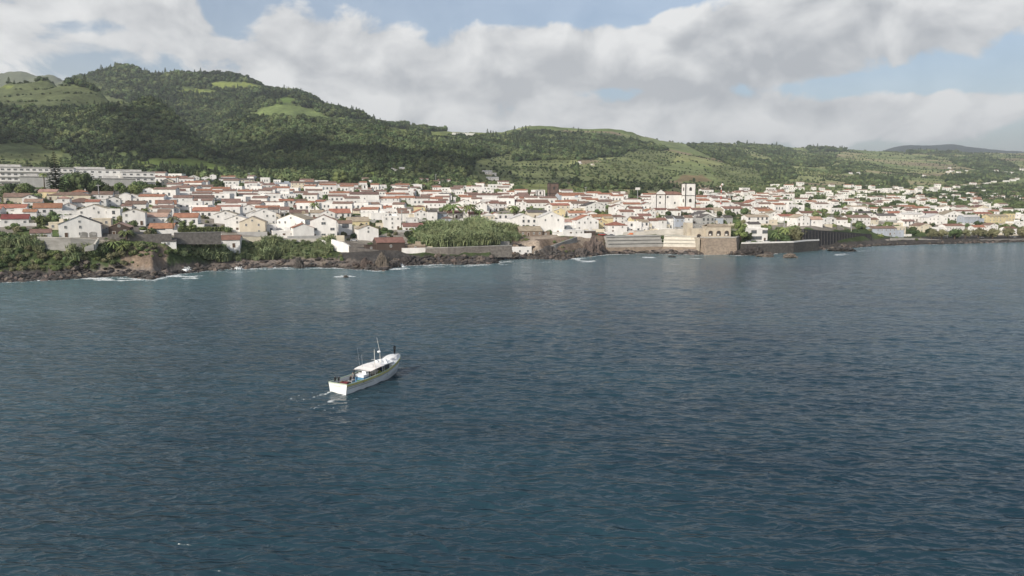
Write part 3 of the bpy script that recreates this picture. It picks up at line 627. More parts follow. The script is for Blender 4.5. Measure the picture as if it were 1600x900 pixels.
def build_forest():
    SPF = lambda Y: max(7.5, 7.5 + (Y - 1100) * .0034)
    P = candidates(840, 4900, -1.0, 1.0, SPF, 3)
    z = ground(P[:, 0], P[:, 1]); col, tree, isf, town = classify(P[:, 0], P[:, 1], z); rg = np.random.default_rng(8)
    clump = fbm(P[:, 0] / 55, P[:, 1] / 55, 3, 70)
    k = (rg.uniform(0, 1, len(P)) < tree * np.where(tree > .95, np.clip(-.1 + clump * 2.0, 0, 1), 1)); P = P[k]; z = z[k]; tr = tree[k]; cl = clump[k]
    px0, _ = proj(P[:, 0], P[:, 1], z)
    s = np.maximum(7.5, 7.5 + (P[:, 1] - 1100) * .0034) * rg.uniform(.38, .85, len(P)) * np.where(tr < .95, np.where((tr > .92), .42, .34), 1) * (.75 + .5 * cl) * np.where((tr > .95) & (px0 > 1000), .8, 1)
    px, py = proj(P[:, 0], P[:, 1], z)
    con = (fbm(P[:, 0] / 120, P[:, 1] / 120, 2, 99) > .58) & (tr > .95) & (rg.uniform(0, 1, len(P)) < .22)
    ki = np.where(con, rg.integers(6, 8, len(P)), rg.integers(0, 6, len(P)))
    zz = z - s * .15
    scatter('forest', np.stack([P[:, 0], P[:, 1], zz], -1), s, 'broad', 'dense green woods and hedgerows covering the hills', kpick=ki, sz=s * rg.uniform(.7, 1.15, len(P)) * np.where(con, 1.1, 1))
build_forest()
# ---------------------------------------------------------------- materials of the town
def roof_mat(nm, c, v=.35):
    m = mat(nm, c, .85, var=v, vscale=.5, detail=6, obj_rand=.18, spec=.15); N = m.node_tree.nodes; L = m.node_tree.links; b = N['Principled BSDF']
    tc = N.new('ShaderNodeTexCoord'); w = N.new('ShaderNodeTexWave'); w.bands_direction = 'X'; w.inputs['Scale'].default_value = 1.1; w.inputs['Distortion'].default_value = .4; L.new(tc.outputs['Object'], w.inputs['Vector'])
    bp = N.new('ShaderNodeBump'); bp.inputs['Strength'].default_value = .5; bp.inputs['Distance'].default_value = .08; L.new(w.outputs['Fac'], bp.inputs['Height']); L.new(bp.outputs[0], b.inputs['Normal']); return m
def wall_mat(nm, c, c2=None): 
    return mat(nm, c, .85, vscale=.35, col2=c2 or tuple(x * .80 for x in c), detail=7, stretch=(1, 1, .45), obj_rand=.06, spec=.2, bump=.15, bscale=3)
ROOF = {'O': roof_mat('roof_orange_tile', (.38, .19, .125)), 'R': roof_mat('roof_rust_tile', (.25, .145, .115)), 'B': roof_mat('roof_brown_tile', (.235, .16, .13)), 'K': roof_mat('roof_dark_sheet', (.13, .12, .115)),
        'P': roof_mat('roof_pink_tile', (.46, .31, .25)), 'T': roof_mat('roof_tan_tile', (.42, .36, .27)), 'W': mat('roof_pale_slab', (.58, .57, .55), .9, var=.3, vscale=.4), 'M': roof_mat('roof_maroon_tile', (.20, .075, .06))}
ROOFW = {'O': 'orange', 'R': 'rust', 'B': 'brown', 'K': 'dark grey', 'P': 'pink', 'T': 'tan', 'W': 'pale', 'M': 'maroon'}
WALL = {'W': wall_mat('wall_whitewash', (.78, .77, .745)), 'C': wall_mat('wall_cream', (.66, .60, .48)), 'G': wall_mat('wall_grey', (.42, .42, .41)), 'Y': wall_mat('wall_yellow', (.66, .57, .35)), 'L': wall_mat('wall_bluegrey', (.42, .46, .52)),
        'D': wall_mat('wall_brown_board_and_shade', (.085, .065, .055)), 'S': wall_mat('wall_bare_stone', (.26, .20, .155), (.15, .12, .095))}
WALLW = {'W': 'white', 'C': 'cream', 'G': 'grey', 'Y': 'yellow', 'L': 'blue-grey', 'D': 'dark brown', 'S': 'bare stone'}
M_glass = mat('window_glass', (.10, .11, .12), .25, spec=.5); M_frame = mat('window_frame', (.62, .61, .58), .6, var=.15, vscale=3); M_blue = mat('blue_paint', (.05, .09, .35), .6, var=.2)
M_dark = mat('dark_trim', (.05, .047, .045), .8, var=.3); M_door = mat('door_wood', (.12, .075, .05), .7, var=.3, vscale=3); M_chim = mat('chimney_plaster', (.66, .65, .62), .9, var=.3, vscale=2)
M_basalt = mat('basalt_masonry', (.19, .175, .16), .9, col2=(.10, .092, .085), vscale=.9, bump=.8, bscale=2.2, detail=8, coords='World')
M_conc = mat('pale_concrete', (.50, .48, .44), .85, col2=(.36, .345, .31), vscale=.25, bump=.2, detail=8, coords='World', stretch=(1, 1, 2.5))
M_concd = mat('weathered_concrete', (.30, .295, .28), .88, col2=(.2, .195, .18), vscale=.25, bump=.2, detail=8, coords='World', stretch=(1, 1, 2.5))
M_tan = mat('tan_fort_stone', (.31, .255, .20), .9, col2=(.19, .155, .125), vscale=.6, bump=.8, bscale=1.4, detail=8, coords='World', stretch=(1, 1, 1.6))
M_steel = mat('grey_metal', (.35, .36, .37), .5, var=.2); M_red = mat('red_paint', (.5, .05, .04), .6, var=.2)
def window_mesh(fm, gm, w, h, nm='window', arch=False):
    b = MB(); t = .12
    b.mi = 0; b.box(-w / 2 - t, -w / 2, -.10, 0, -h / 2 - t, h / 2 + t); b.box(w / 2, w / 2 + t, -.10, 0, -h / 2 - t, h / 2 + t); b.box(-w / 2, w / 2, -.10, 0, h / 2, h / 2 + t); b.box(-w / 2, w / 2, -.13, 0, -h / 2 - t, -h / 2); b.box(-.035, .035, -.085, 0, -h / 2, h / 2)
    b.mi = 1; b.box(-w / 2, w / 2, -.05, 0, -h / 2, h / 2)
    return b.mesh(nm, [fm, gm])
WIN = {'n': window_mesh(M_frame, M_glass, .85, 1.15), 'w': window_mesh(M_frame, M_glass, 2.2, 1.3), 'b': window_mesh(M_blue, M_glass, 1.3, 1.3), 'd': window_mesh(M_dark, M_glass, 1.1, 1.5), 's': window_mesh(M_frame, M_glass, .8, .9), 'g': window_mesh(M_dark, M_glass, 3.4, 1.9)}
def door_mesh():
    b = MB(); b.mi = 0; b.box(-.6, .6, -.07, 0, 0, 2.15); b.mi = 1; b.box(-.72, -.6, -.11, 0, 0, 2.27); b.box(.6, .72, -.11, 0, 0, 2.27); b.box(-.6, .6, -.11, 0, 2.15, 2.27); b.mi = 0; b.box(.38, .46, -.11, -.07, .95, 1.1)
    return b.mesh('door', [M_door, M_frame])
DOOR = door_mesh()
def chim_mesh():
    b = MB(); b.box(-.4, .4, -.3, .3, 0, 1.5); b.box(-.5, .5, -.4, .4, 1.5, 1.65); b.box(-.3, .3, -.2, .2, 1.65, 2.0); return b.mesh('chimney', M_chim)
CHIM = chim_mesh()
PLACED = []      # things to be labelled by place: [obj, px, py, description, noun]
FOOT = []
def rot_of(px, jit=6): return math.radians(float(np.interp(px, [0, 800, 1600], [25, 13, 7])) + R.uniform(-jit, jit))
def house(px, yb, w, h, t='e', roof='R', wall='W', rot=None, D=None, win='n', chim=None, pos=None, name='house', pitch=None, floors=None, wins=None, noun='house', look=None, cols=None, door=True, side=True, register=True, low=3.0):
    if pos is None: X, Y, Z = at(px, yb)
    else: X, Y, Z = pos
    s = Y / FPX; W = w * s * 1.05; Hh = max(h * s, 2.3); rz = rot_of(px) if rot is None else rot
    if D is None: D = min(max(W * (.9 if s < .45 else .7), 6.5), 13 if s < .45 else 8.5) if t != 'g' else min(max(W * 1.05, 7), 14)
    ox, oy = -math.sin(rz) * D / 2, math.cos(rz) * D / 2
    Xc, Yc = X + ox, Y + oy; root = empty(name, (Xc, Yc, Z), rz); FOOT.append((Xc, Yc, max(W, D) * .5, min(W, D) * .5))
    hw, hd = W / 2, D / 2; pt = math.radians(pitch if pitch else R.uniform(18, 24)); ov = .35; b = MB(); zb = -low
    if t == 'g':
        rise = math.tan(pt) * hw
        b.prism([(-hw, -hd), (hw, -hd), (hw, hd), (-hw, hd)], zb, Hh)
        for y in (-hd, hd):
            e = .25 if y < 0 else -.25
            p = [(-hw, y, Hh), (hw, y, Hh), (0, y, Hh + rise)]; q = [(a, y + e, c) for a, _, c in p]
            b.quad(*(p if y < 0 else p[::-1])); b.quad(*(q[::-1] if y < 0 else q))
        r = MB(); rt = Hh + rise + .16; re = Hh - math.tan(pt) * ov + .16
        for sg in (-1, 1):
            pts = [(0, -hd - ov * .7, rt), (0, hd + ov * .7, rt), (sg * (hw + ov), hd + ov * .7, re), (sg * (hw + ov), -hd - ov * .7, re)]
            r.slab(pts if sg < 0 else pts[::-1], .15)
        r.box(-.16, .16, -hd - ov, hd + ov, rt - .05, rt + .12)
    elif t == 'e':
        rise = math.tan(pt) * hd
        b.prism([(-hw, -hd), (hw, -hd), (hw, hd), (-hw, hd)], zb, Hh)
        for x in (-hw, hw):
            e = .25 if x < 0 else -.25; p = [(x, hd, Hh), (x, -hd, Hh), (x, 0, Hh + rise)]; q = [(x + e, a, c) for _, a, c in p]
            b.quad(*(p if x < 0 else p[::-1])); b.quad(*(q[::-1] if x < 0 else q))
        r = MB(); rt = Hh + rise + .16; re = Hh - math.tan(pt) * ov + .16
        for sg in (-1, 1):
            pts = [(-hw - ov * .7, 0, rt), (hw + ov * .7, 0, rt), (hw + ov * .7, sg * (hd + ov), re), (-hw - ov * .7, sg * (hd + ov), re)]
            r.slab(pts if sg > 0 else pts[::-1], .15)
        r.box(-hw - ov, hw + ov, -.16, .16, rt - .05, rt + .12)
    elif t == 'h':
        b.prism([(-hw, -hd), (hw, -hd), (hw, hd), (-hw, hd)], zb, Hh); m_ = min(hw, hd); rise = math.tan(pt) * m_; rl = max(hw - m_, .3) if hw > hd else .3; rw = max(hd - m_, .3) if hd > hw else 0
        a = [(-hw - ov, -hd - ov, Hh), (hw + ov, -hd - ov, Hh), (hw + ov, hd + ov, Hh), (-hw - ov, hd + ov, Hh)]; c0 = (-rl, -rw if hd > hw else 0, Hh + rise); c1 = (rl, rw if hd > hw else 0, Hh + rise)
        r = MB(); r.quad(a[0], a[1], c1, c0); r.quad(a[1], a[2], c1); r.quad(a[2], a[3], c0, c1); r.quad(a[3], a[0], c0); r.box(-hw - ov, hw + ov, -hd - ov, hd + ov, Hh - .14, Hh - .004)
    else:
        b.prism([(-hw, -hd), (hw, -hd), (hw, hd), (-hw, hd)], zb, Hh); rise = .6; r = MB(); k = .22
        r.box(-hw - .08, hw + .08, -hd - .08, -hd + k, Hh, Hh + .55); r.box(-hw - .08, hw + .08, hd - k, hd + .08, Hh, Hh + .55); r.box(-hw - .08, -hw + k, -hd + k, hd - k, Hh, Hh + .55); r.box(hw - k, hw + .08, -hd + k, hd - k, Hh, Hh + .55); r.box(-hw + k, hw - k, -hd + k, hd - k, Hh, Hh + .08)
        if t == 'f' and R.random() < .4: r.box(hw * .1, hw * .6, -hd * .2, hd * .5, Hh + .08, Hh + 2.0)
    b.build('wall', WALL[wall], root); rm = ROOF['W'] if t == 'f' and roof in 'RB' else ROOF[roof]
    r.build('roof', rm if t != 'f' else (WALL[wall] if roof == 'W' else rm), root)
    if (chim if chim is not None else (t != 'f' and R.random() < .3)):
        c = link('chimney', CHIM, root, (R.choice((-1, 1)) * hw * .6, hd * .3, Hh + (rise * .35 if t == 'e' else .2)))
    fl = floors or max(1, round(Hh / 3.1)); nc = cols or max(1, int(W / 3.3)); wm = WIN[win]
    if wins != 0:
        di = R.randrange(nc) if door and nc > 1 else -1
        for f in range(fl):
            zc = (f + .55) * Hh / fl
            for c in range(nc):
                if R.random() < .25: continue
                x = (c + .5) / nc * W - hw + R.uniform(-.15, .15)
                if f == 0 and c == di: link('door', DOOR, root, (x, -hd - .004, .05)); continue
                if zc > .9: link('window', wm, root, (x, -hd - .004, zc))
        if t == 'g' and rise > 1.6 and W > 6: link('window', WIN['s'], root, (0, -hd - .004, Hh + rise * .3))
        if side:
            sgn = 1 if X < 40 else -1
            for c in range(max(1, int(D / 4.5))):
                for f in range(fl):
                    if R.random() < .35: continue
                    y = (c + .5) / max(1, int(D / 4.5)) * D - hd; o = link('window', WIN['s'], root, (sgn * (hw + .004), y, (f + .55) * Hh / fl), math.pi / 2 * sgn)
    form = {'g': 'gabled', 'e': 'long-eaved', 'h': 'hipped', 'f': 'flat-topped'}[t]
    fw = {1: 'one-storey', 2: 'two-storey'}.get(fl, 'tall')
    desc = look or ('%s %s %s %s' % (WALLW[wall], fw, form, noun) if t == 'f' else '%s %s %s %s with %s roof' % (WALLW[wall], fw, form, noun, ROOFW[roof]))
    if register: PLACED.append([root, px, yb, desc, noun])
    else: root['label'] = desc
    root['category'] = noun
    if name == 'house': root['group'] = 'houses of the harbour town'
    if s > .3 and px < 1620:
        q = R.random()
        if q < .42 and wins != 0 and name == 'house':
            aw, ah, sg = R.uniform(.3, .5) * W, Hh * R.uniform(.45, .8), R.choice((-1, 1)); a = MB(); x0, x1 = (hw, hw + aw) if sg > 0 else (-hw - aw, -hw); a.box(x0 + .01, x1 - .01, -hd * .8, hd * .5, zb, ah); a.box(x0 + .01 - .1, x1 + .1, -hd * .8 - .1, -hd * .8 + .15, ah, ah + .35); a.build('annexe', WALL[wall if R.random() < .7 else 'C'], root); link('window', WIN['s'], root, ((x0 + x1) / 2, -hd * .8 - .004, max(1.2, ah * .5)))
        if R.random() < .4 and name == 'house':
            a = MB(); f_ = -hd - R.uniform(2, 4); e_ = hw * R.uniform(1.1, 1.6); hh_ = R.uniform(.9, 1.8); a.box(-e_, e_, f_ - .2, f_, -4, hh_); a.box(-e_, -e_ + .2, f_, -hd - .02, -4, hh_); a.box(e_ - .2, e_, f_, -hd - .02, -4, hh_); a.build('yard_wall', WALL[R.choice('WWCG')], root)
    root['_dim'] = (W, D, Hh); return root

H = [  # px centre, row of the wall foot, width, wall height, form, roof, wall
 (35,316,45,8,'e','B','C'),(160,312,27,8,'e','B','W'),(178,324,18,13,'g','K','W'),(196,318,16,13,'g','W','W'),(198,331,14,9,'e','B','W'),(47,341,17,10,'e','O','W'),(75,337,36,12,'e','O','W'),(24,353,34,11,'e','M','W'),(3,352,10,9,'f','W','W'),
 (148,346,44,18,'g','T','W'),(110,341,32,10,'f','W','W'),(90,359,22,10,'f','W','C'),(160,363,24,20,'f','W','C'),(178,346,18,18,'f','W','W'),
 (234,281,20,5,'e','B','W'),(285,283,14,6,'e','R','W'),(303,284,16,7,'g','T','W'),(322,284,14,6,'g','T','W'),(333,283,9,9,'g','K','W'),(357,285,26,5,'e','K','W'),(383,286,26,5,'e','K','C'),
 (272,306,32,7,'e','B','W'),(262,293,16,10,'g','K','C'),(315,300,30,8,'e','B','W'),(361,300,16,12,'f','W','W'),(396,300,12,13,'f','W','W'),(207,318,28,10,'g','T','W'),(232,315,24,8,'e','K','W'),(286,317,26,8,'e','B','W'),(316,317,34,8,'e','B','W'),
 (362,323,26,8,'e','B','W'),(398,326,16,10,'e','B','W'),(212,331,28,12,'e','B','W'),(238,319,20,5,'e','O','W'),(260,329,28,10,'e','O','W'),(249,334,18,9,'e','B','W'),(242,351,34,12,'e','P','W'),(210,352,30,20,'g','T','W'),(290,353,34,13,'e','O','W'),(322,341,38,11,'e','O','W'),
 (352,333,40,6,'e','O','W'),(353,350,32,15,'g','T','W'),(371,362,34,19,'g','W','W'),(397,346,22,12,'g','T','W'),
 (403,300,10,12,'f','W','W'),(421,301,17,12,'e','B','W'),(466,298,20,12,'e','B','C'),(444,294,26,8,'f','W','L'),(458,287,28,4,'h','R','W'),(487,295,22,8,'e','K','W'),(512,295,26,9,'e','B','W'),(546,296,26,7,'e','R','W'),(411,285,18,6,'e','K','W'),(430,285,16,5,'e','R','C'),
 (409,326,20,8,'e','B','W'),(429,326,22,8,'e','B','W'),(448,324,20,10,'e','O','W'),(468,323,20,9,'e','B','W'),(502,323,14,8,'e','O','W'),(515,324,16,9,'g','B','W'),(530,329,30,7,'e','K','W'),(563,327,32,7,'e','B','W'),(563,334,20,5,'e','B','C'),(586,327,14,8,'e','B','W'),
 (413,353,34,20,'g','W','W'),(438,335,26,7,'e','B','W'),(470,329,20,4,'e','R','W'),(468,340,26,7,'e','B','W'),(407,367,16,12,'f','W','C'),(424,365,14,11,'f','W','W'),(490,352,20,8,'e','R','C'),(532,340,30,7,'e','O','W'),
 (560,354,32,8,'e','T','Y'),(594,347,26,13,'f','W','W'),(596,333,14,7,'e','O','W'),(512,345,22,12,'g','P','W'),(574,343,18,10,'f','W','W'),
 (634,319,28,10,'e','O','W'),(660,319,26,9,'e','B','W'),(677,312,22,7,'h','O','W'),(697,312,18,7,'e','K','W'),(680,325,32,8,'e','R','W'),(733,314,30,7,'e','O','W'),(791,319,24,9,'e','R','W'),(776,328,30,9,'e','B','W'),(762,331,18,8,'g','T','W'),
 (604,331,16,7,'e','O','W'),(613,359,26,20,'f','W','W'),(610,346,22,10,'g','B','W'),(631,346,16,13,'e','B','W'),(658,346,20,14,'g','O','W'),(676,349,14,18,'e','K','W'),(691,347,14,13,'e','K','L'),(710,341,28,8,'e','R','W'),(729,342,9,12,'g','R','W'),(746,343,26,8,'e','R','W'),(762,346,14,11,'g','B','W'),(774,346,13,11,'g','O','W'),(790,349,24,13,'f','W','W'),
 (780,357,38,12,'f','W','W'),(646,362,30,8,'e','R','W'),(812,323,20,8,'e','R','W'),(840,341,30,9,'e','K','C'),(876,334,28,13,'e','O','C'),(818,358,40,16,'g','W','W'),(903,340,28,7,'e','O','W'),(908,327,30,9,'e','B','W'),(930,331,32,9,'g','K','W'),
 (918,361,34,17,'g','O','W'),(896,368,34,8,'f','W','W'),(942,347,32,8,'e','O','W'),(951,353,14,12,'e','Y' if False else 'T','Y'),(948,321,30,7,'h','B','W'),(970,327,24,9,'g','T','W'),(980,347,22,16,'e','R','W'),(993,339,20,13,'e','R','W'),(990,318,24,6,'h','B','W'),(886,353,22,11,'f','W','C'),(992,363,20,15,'f','W','W'),
 (1012,321,24,7,'e','R','W'),(1098,336,34,8,'e','R','W'),(1096,325,18,6,'h','O','W'),(1146,335,32,9,'e','R','W'),(1072,335,22,8,'e','O','W'),(1034,336,20,8,'e','R','W'),(1054,337,20,8,'e','B','W'),(1120,336,22,8,'e','T','C'),(1103,346,34,9,'g','K','W'),
 (1006,362,15,15,'e','T','W'),(1021,360,14,15,'e','R','W'),(1035,359,14,15,'e','R','W'),(1048,358,14,17,'e','K','W'),(1062,358,15,17,'e','K','L'),(1076,353,12,13,'e','B','W'),(1088,351,15,11,'f','W','G'),(1106,353,22,13,'g','K','G'),(1124,353,12,12,'f','K','L'),(1138,352,14,12,'e','K','G'),
 (1184,351,36,12,'e','T','W'),(1179,358,20,8,'e','K','W'),(1181,324,24,7,'g','O','W'),(1192,335,24,8,'e','R','W'),(1166,328,18,6,'e','B','W'),
 (1236,347,34,9,'e','O','W'),(1212,346,16,13,'g','T','W'),(1255,353,22,13,'g','T','W'),(1272,353,26,10,'e','P','W'),(1289,353,12,11,'f','W','W'),(1315,352,18,9,'e','B','W'),(1342,352,38,12,'e','B','W'),(1366,353,14,10,'e','R','C'),(1287,332,25,12,'f','W','W'),(1340,332,32,8,'e','T','W'),(1350,340,30,7,'e','K','W'),(1268,339,34,6,'e','R','W'),
 (1381,368,42,11,'e','B','L'),(1385,347,30,10,'e','K','W'),(1398,341,20,8,'e','O','W'),(1419,329,24,6,'e','O','W'),(1440,333,26,8,'e','O','W'),(1425,346,30,11,'e','W','W'),(1455,341,24,8,'e','R','W'),(1421,354,20,8,'e','B','W'),(1465,351,30,11,'g','W','W'),(1490,346,30,11,'g','T','W'),(1518,351,28,12,'e','W','L'),(1508,336,30,6,'e','R','W'),
 (1492,361,34,8,'e','R','W'),(1537,341,26,7,'e','O','C'),(1560,351,34,13,'e','T','Y'),(1580,351,11,16,'f','W','Y'),(1592,343,20,8,'f','W','W'),(1552,367,15,15,'g','B','W'),(1592,357,22,10,'f','W','W'),(1580,368,18,11,'e','R','W'),(1406,368,20,13,'f','W','C'),(1446,363,20,10,'g','B','C'),(1530,366,18,11,'e','O','W'),
 (-18,340,30,12,'e','O','W'),(-25,322,34,10,'e','B','W'),(-45,350,34,12,'g','T','W'),(1618,350,26,12,'e','R','W'),(1625,366,26,12,'e','B','W'),
]
for q in H: house(*q, win=R.choice('nnnnd') if q[2] > 12 else 'n')
# houses with a look of their own
house(20,335,34,10,'e','O','W',win='b',look='white bungalow with bright blue shutters and orange roof',register=False,cols=3)
house(64,375,26,11,'e','B','W',look='small white house with tall gable ends above the cliff wall',register=False)
h_ = house(126,371,54,21,'g','K','W',look='big white gabled house with two arched garage doors above the cliff',register=False,cols=3,D=13)
W_, D_, H_ = h_['_dim']
for sx in (.08, .30):
    b = MB(); pts = [(-1.5, 0)] + [(1.5 * -math.cos(math.pi * k / 8), 1.7 + .7 * math.sin(math.pi * k / 8)) for k in range(9)] + [(1.5, 0)]
    i0 = [(x, -.08, z) for x, z in pts]; b.quad(*i0[::-1]) ; b.quad(*[(x, -.02, z) for x, z in pts])
    for k in range(len(pts)): a, c = pts[k], pts[(k + 1) % len(pts)]; b.quad((a[0], -.08, a[1]), (c[0], -.08, c[1]), (c[0], -.02, c[1]), (a[0], -.02, a[1]))
    b.build('garage_door', M_concd, h_, loc=(W_ * sx, -D_ / 2, .1))
house(187,369,28,14,'g','P','D',look='dark boarded house with a broad pink roof above the palms',register=False,D=12)  # dark wall colour stands for shadow on this house
house(252,364,34,6,'e','O','W',win='g',look='low orange-roofed pavilion with glass front above the dark wall',register=False,cols=3)
house(264,385,20,8,'e','K','W',look='little white shed with pale grey roof below the stone wall',register=False,cols=1)
house(355,387,36,12,'e','R','W',look='white house with rust roof perched alone among the cane',register=False,cols=2)
house(395,367,36,20,'g','T','C',look='large cream rounded house above the beige terrace wall',register=False,cols=2)
house(455,363,44,20,'g','T','W',look='wide white house with long tan roof beside the modern villa',register=False,rot=math.radians(-8))
house(444,371,32,9,'f','W','W',look='white terrace block with railings on the sea wall edge',register=False)
house(475,373,30,17,'g','O','W',look='plain white gable house with orange roof above the cane slope',register=False,cols=1,wins=0)
house(506,372,38,27,'g','P','W',win='w',floors=3,look='modern white three-storey villa with wide windows at the cliff',register=False,cols=3)
house(540,367,20,18,'e','B','W',win='g',floors=2,look='balconied white house with dark glazing beside the modern villa',register=False,cols=1)
house(576,376,30,18,'g','T','W',look='white cliff house with tan roof and blank stepped wall',register=False,cols=1)
house(611,391,42,12,'e','R','D',look='dark brown boarded house with two white windows by the shore',register=False,rot=math.radians(20),cols=3,door=False)
house(649,391,30,7,'f','T','S',look='low brown stone shed beside the dark boarded house',register=False,cols=1)
house(812,399,36,12,'f','W','W',look='white flat boathouse at the foot of the dirt ramp',register=False,cols=3,rot=math.radians(8))
house(862,366,38,26,'g','W','W',look='big plain white gable house over the dirt ramp',register=False,cols=2,D=13)
house(830,369,34,8,'e','T','S',look='ruined brown stone house with sagging roof by the ramp',register=False)
house(923,368,16,7,'f','R','D',look='rust coloured box shed beside the white container wall',register=False,wins=0)
house(965,365,29,13,'h','O','W',look='white house with orange hipped roof above the concrete sea wall',register=False,cols=2)
house(758,317,50,12,'e','B','W',wins=0,look='long windowless white warehouse with thin brown roof',register=False,name='warehouse',noun='warehouse')
house(930,311,26,4,'f','W','W',wins=0,look='low white shed roof behind the dark stone tower church',register=False,name='warehouse',noun='warehouse')
house(-60,372,30,12,'e','O','W',look='orange-roofed house outside the cane cliff edge',register=False)
# cafe by the fort
h_ = house(1186,377,26,19,'f','W','W',win='g',look='white seafront cafe with dark glazed upper floor beside the fort',register=False,name='cafe',noun='cafe',cols=3,floors=2)
# palm-side hipped complex, brown roof with chimneys
house(108,313,56,8,'h','B','C',look='large brown hipped roof house with chimneys below the hotel',register=False,cols=6,chim=True); house(125,322,36,6,'h','B','W',look='rust hipped wing with white chimney below the big brown roof',register=False,chim=True)
# hotel
def block(px0, px1, ytop, ybase, Y, D, wallm, label, name, cat, floors, cols, rz, ribbon=True):
    X0, z0 = unproj(px0, ybase, Y); X1, _ = unproj(px1, ybase, Y); Z1 = unproj((px0 + px1) / 2, ytop, Y)[1]; zg = z0
    W = (X1 - X0) / math.cos(rz); Hh = Z1 - zg; root = empty(name, ((X0 + X1) / 2 - math.sin(rz) * D / 2, Y + math.cos(rz) * D / 2, zg), rz); hw, hd = W / 2, D / 2
    b = MB(); b.box(-hw, hw, -hd, hd, -8, Hh); b.build('wall', wallm, root); b = MB(); b.box(-hw - .3, hw + .3, -hd - .6, hd + .3, Hh, Hh + .5); b.box(-hw * .5, hw * .2, -hd * .4, hd * .5, Hh + .5, Hh + 2.4); b.build('roof', ROOF['W'], root)
    for f in range(floors):
        z = Hh * (f + .5) / floors
        if ribbon: b = MB(); b.box(-hw + .5, hw - .5, -hd - 1.3, -hd, z - Hh / floors * .5, z - Hh / floors * .5 + .18); b.box(-hw + .5, hw - .5, -hd - 1.3, -hd - 1.2, z - Hh / floors * .5 + .18, z - Hh / floors * .5 + 1.0); b.build('balcony', WALL['W'], root)
        for c in range(cols): link('window', WIN['w'], root, ((c + .5) / cols * W - hw, -hd - .004, z + .1))
    tag(root, label, cat, None); FOOT.append((root.location.x, root.location.y, hw, hd)); return root
block(-70, 92, 261, 291, 590, 16, WALL['W'], 'long white hotel block with rows of balconies behind palm', 'hotel', 'hotel', 4, 22, math.radians(27))
block(38, 72, 276, 292, 572, 6, WALL['G'], 'grey annexe wall in front of the balconied hotel block', 'hotel_annexe', 'building', 2, 0, math.radians(27), False)
block(98, 205, 265, 288, 640, 16, WALL['W'], 'white hotel block with flat roofs behind the dark round trees', 'hotel', 'hotel', 3, 12, math.radians(27), False)
block(152, 205, 279, 291, 618, 8, WALL['G'], 'blank grey lower wall in front of the second hotel block', 'hotel_annexe', 'building', 2, 0, math.radians(27), False)
block(196, 238, 269, 292, 640, 18, WALL['W'], 'end block of the hotel with a tall white side wall', 'hotel', 'hotel', 3, 5, math.radians(27))
# churches
def tower(px, ybase, ytop, w, Y, wallm, trim, label, arch=2, cap=True, name='bell_tower', rz=.2, flag=False):
    X, z0 = unproj(px, ybase, Y); z1 = unproj(px, ytop, Y)[1]; W = w * Y / FPX; Hh = z1 - z0; root = empty(name, (X, Y, z0), rz); h = W / 2
    b = MB(); b.box(-h, h, -h, h, -5, Hh); b.build('wall', wallm, root); b = MB()
    for sx in (-1, 1):
        for sy in (-1, 1): b.box(sx * h - .3, sx * h + .3, sy * h - .3, sy * h + .3, -5, Hh + .01)
    for f in (.5, 1.0): b.box(-h - .35, h + .35, -h - .35, h + .35, Hh * f - .35, Hh * f + (.1 if f == 1 else 0))
    b.build('stone_trim', trim, root)
    for q in range(arch):
        z = Hh * (.27 + .48 * q) if arch > 1 else Hh * .72
        for k, (dx, dy) in enumerate(((0, -1), (1, 0), (0, 1), (-1, 0))):
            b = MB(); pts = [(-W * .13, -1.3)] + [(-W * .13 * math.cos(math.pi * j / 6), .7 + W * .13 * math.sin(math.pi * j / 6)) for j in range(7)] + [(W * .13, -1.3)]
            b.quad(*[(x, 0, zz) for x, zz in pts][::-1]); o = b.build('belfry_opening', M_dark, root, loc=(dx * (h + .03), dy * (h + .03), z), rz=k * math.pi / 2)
    if cap:
        b = MB()
        for sx in (-1, 0, 1):
            for sy in (-1, 0, 1):
                if sx or sy: b.box(sx * h * .85 - .35, sx * h * .85 + .35, sy * h * .85 - .35, sy * h * .85 + .35, Hh + .1, Hh + 1.2)
        b.build('battlement', trim, root)
    if flag: b = MB(); b.tube([(0, 0, Hh), (0, 0, Hh + 7)], .08, 5); b.box(-.5, .5, -.05, .05, Hh + 5.4, Hh + 5.6); b.build('cross', M_dark, root)
    tag(root, label, 'bell tower'); FOOT.append((X, Y, h, h)); return root
M_tst = mat('tower_basalt', (.17, .115, .095), .9, col2=(.09, .07, .06), vscale=.5, bump=.6)
tower(864, 318, 286.5, 14, 790, M_tst, M_dark, 'tall dark basalt church tower with battlements and cross', 2, True, flag=True)
tower(843, 312, 298, 10, 800, WALL['W'], M_dark, 'small white belfry with dark arch beside the basalt tower', 1, False, flag=True)
tower(1075, 324, 286.5, 16, 640, WALL['W'], M_dark, 'tall white clock tower with black stone edges', 2, False, rz=.16)
tower(549, 318, 292, 6, 690, WALL['W'], M_chim, 'slim white pinnacle at the gable of the barn church', 1, False)
tower(570, 300, 289, 8, 700, WALL['W'], M_chim, 'little white bell cote on the barn church roof', 1, False)
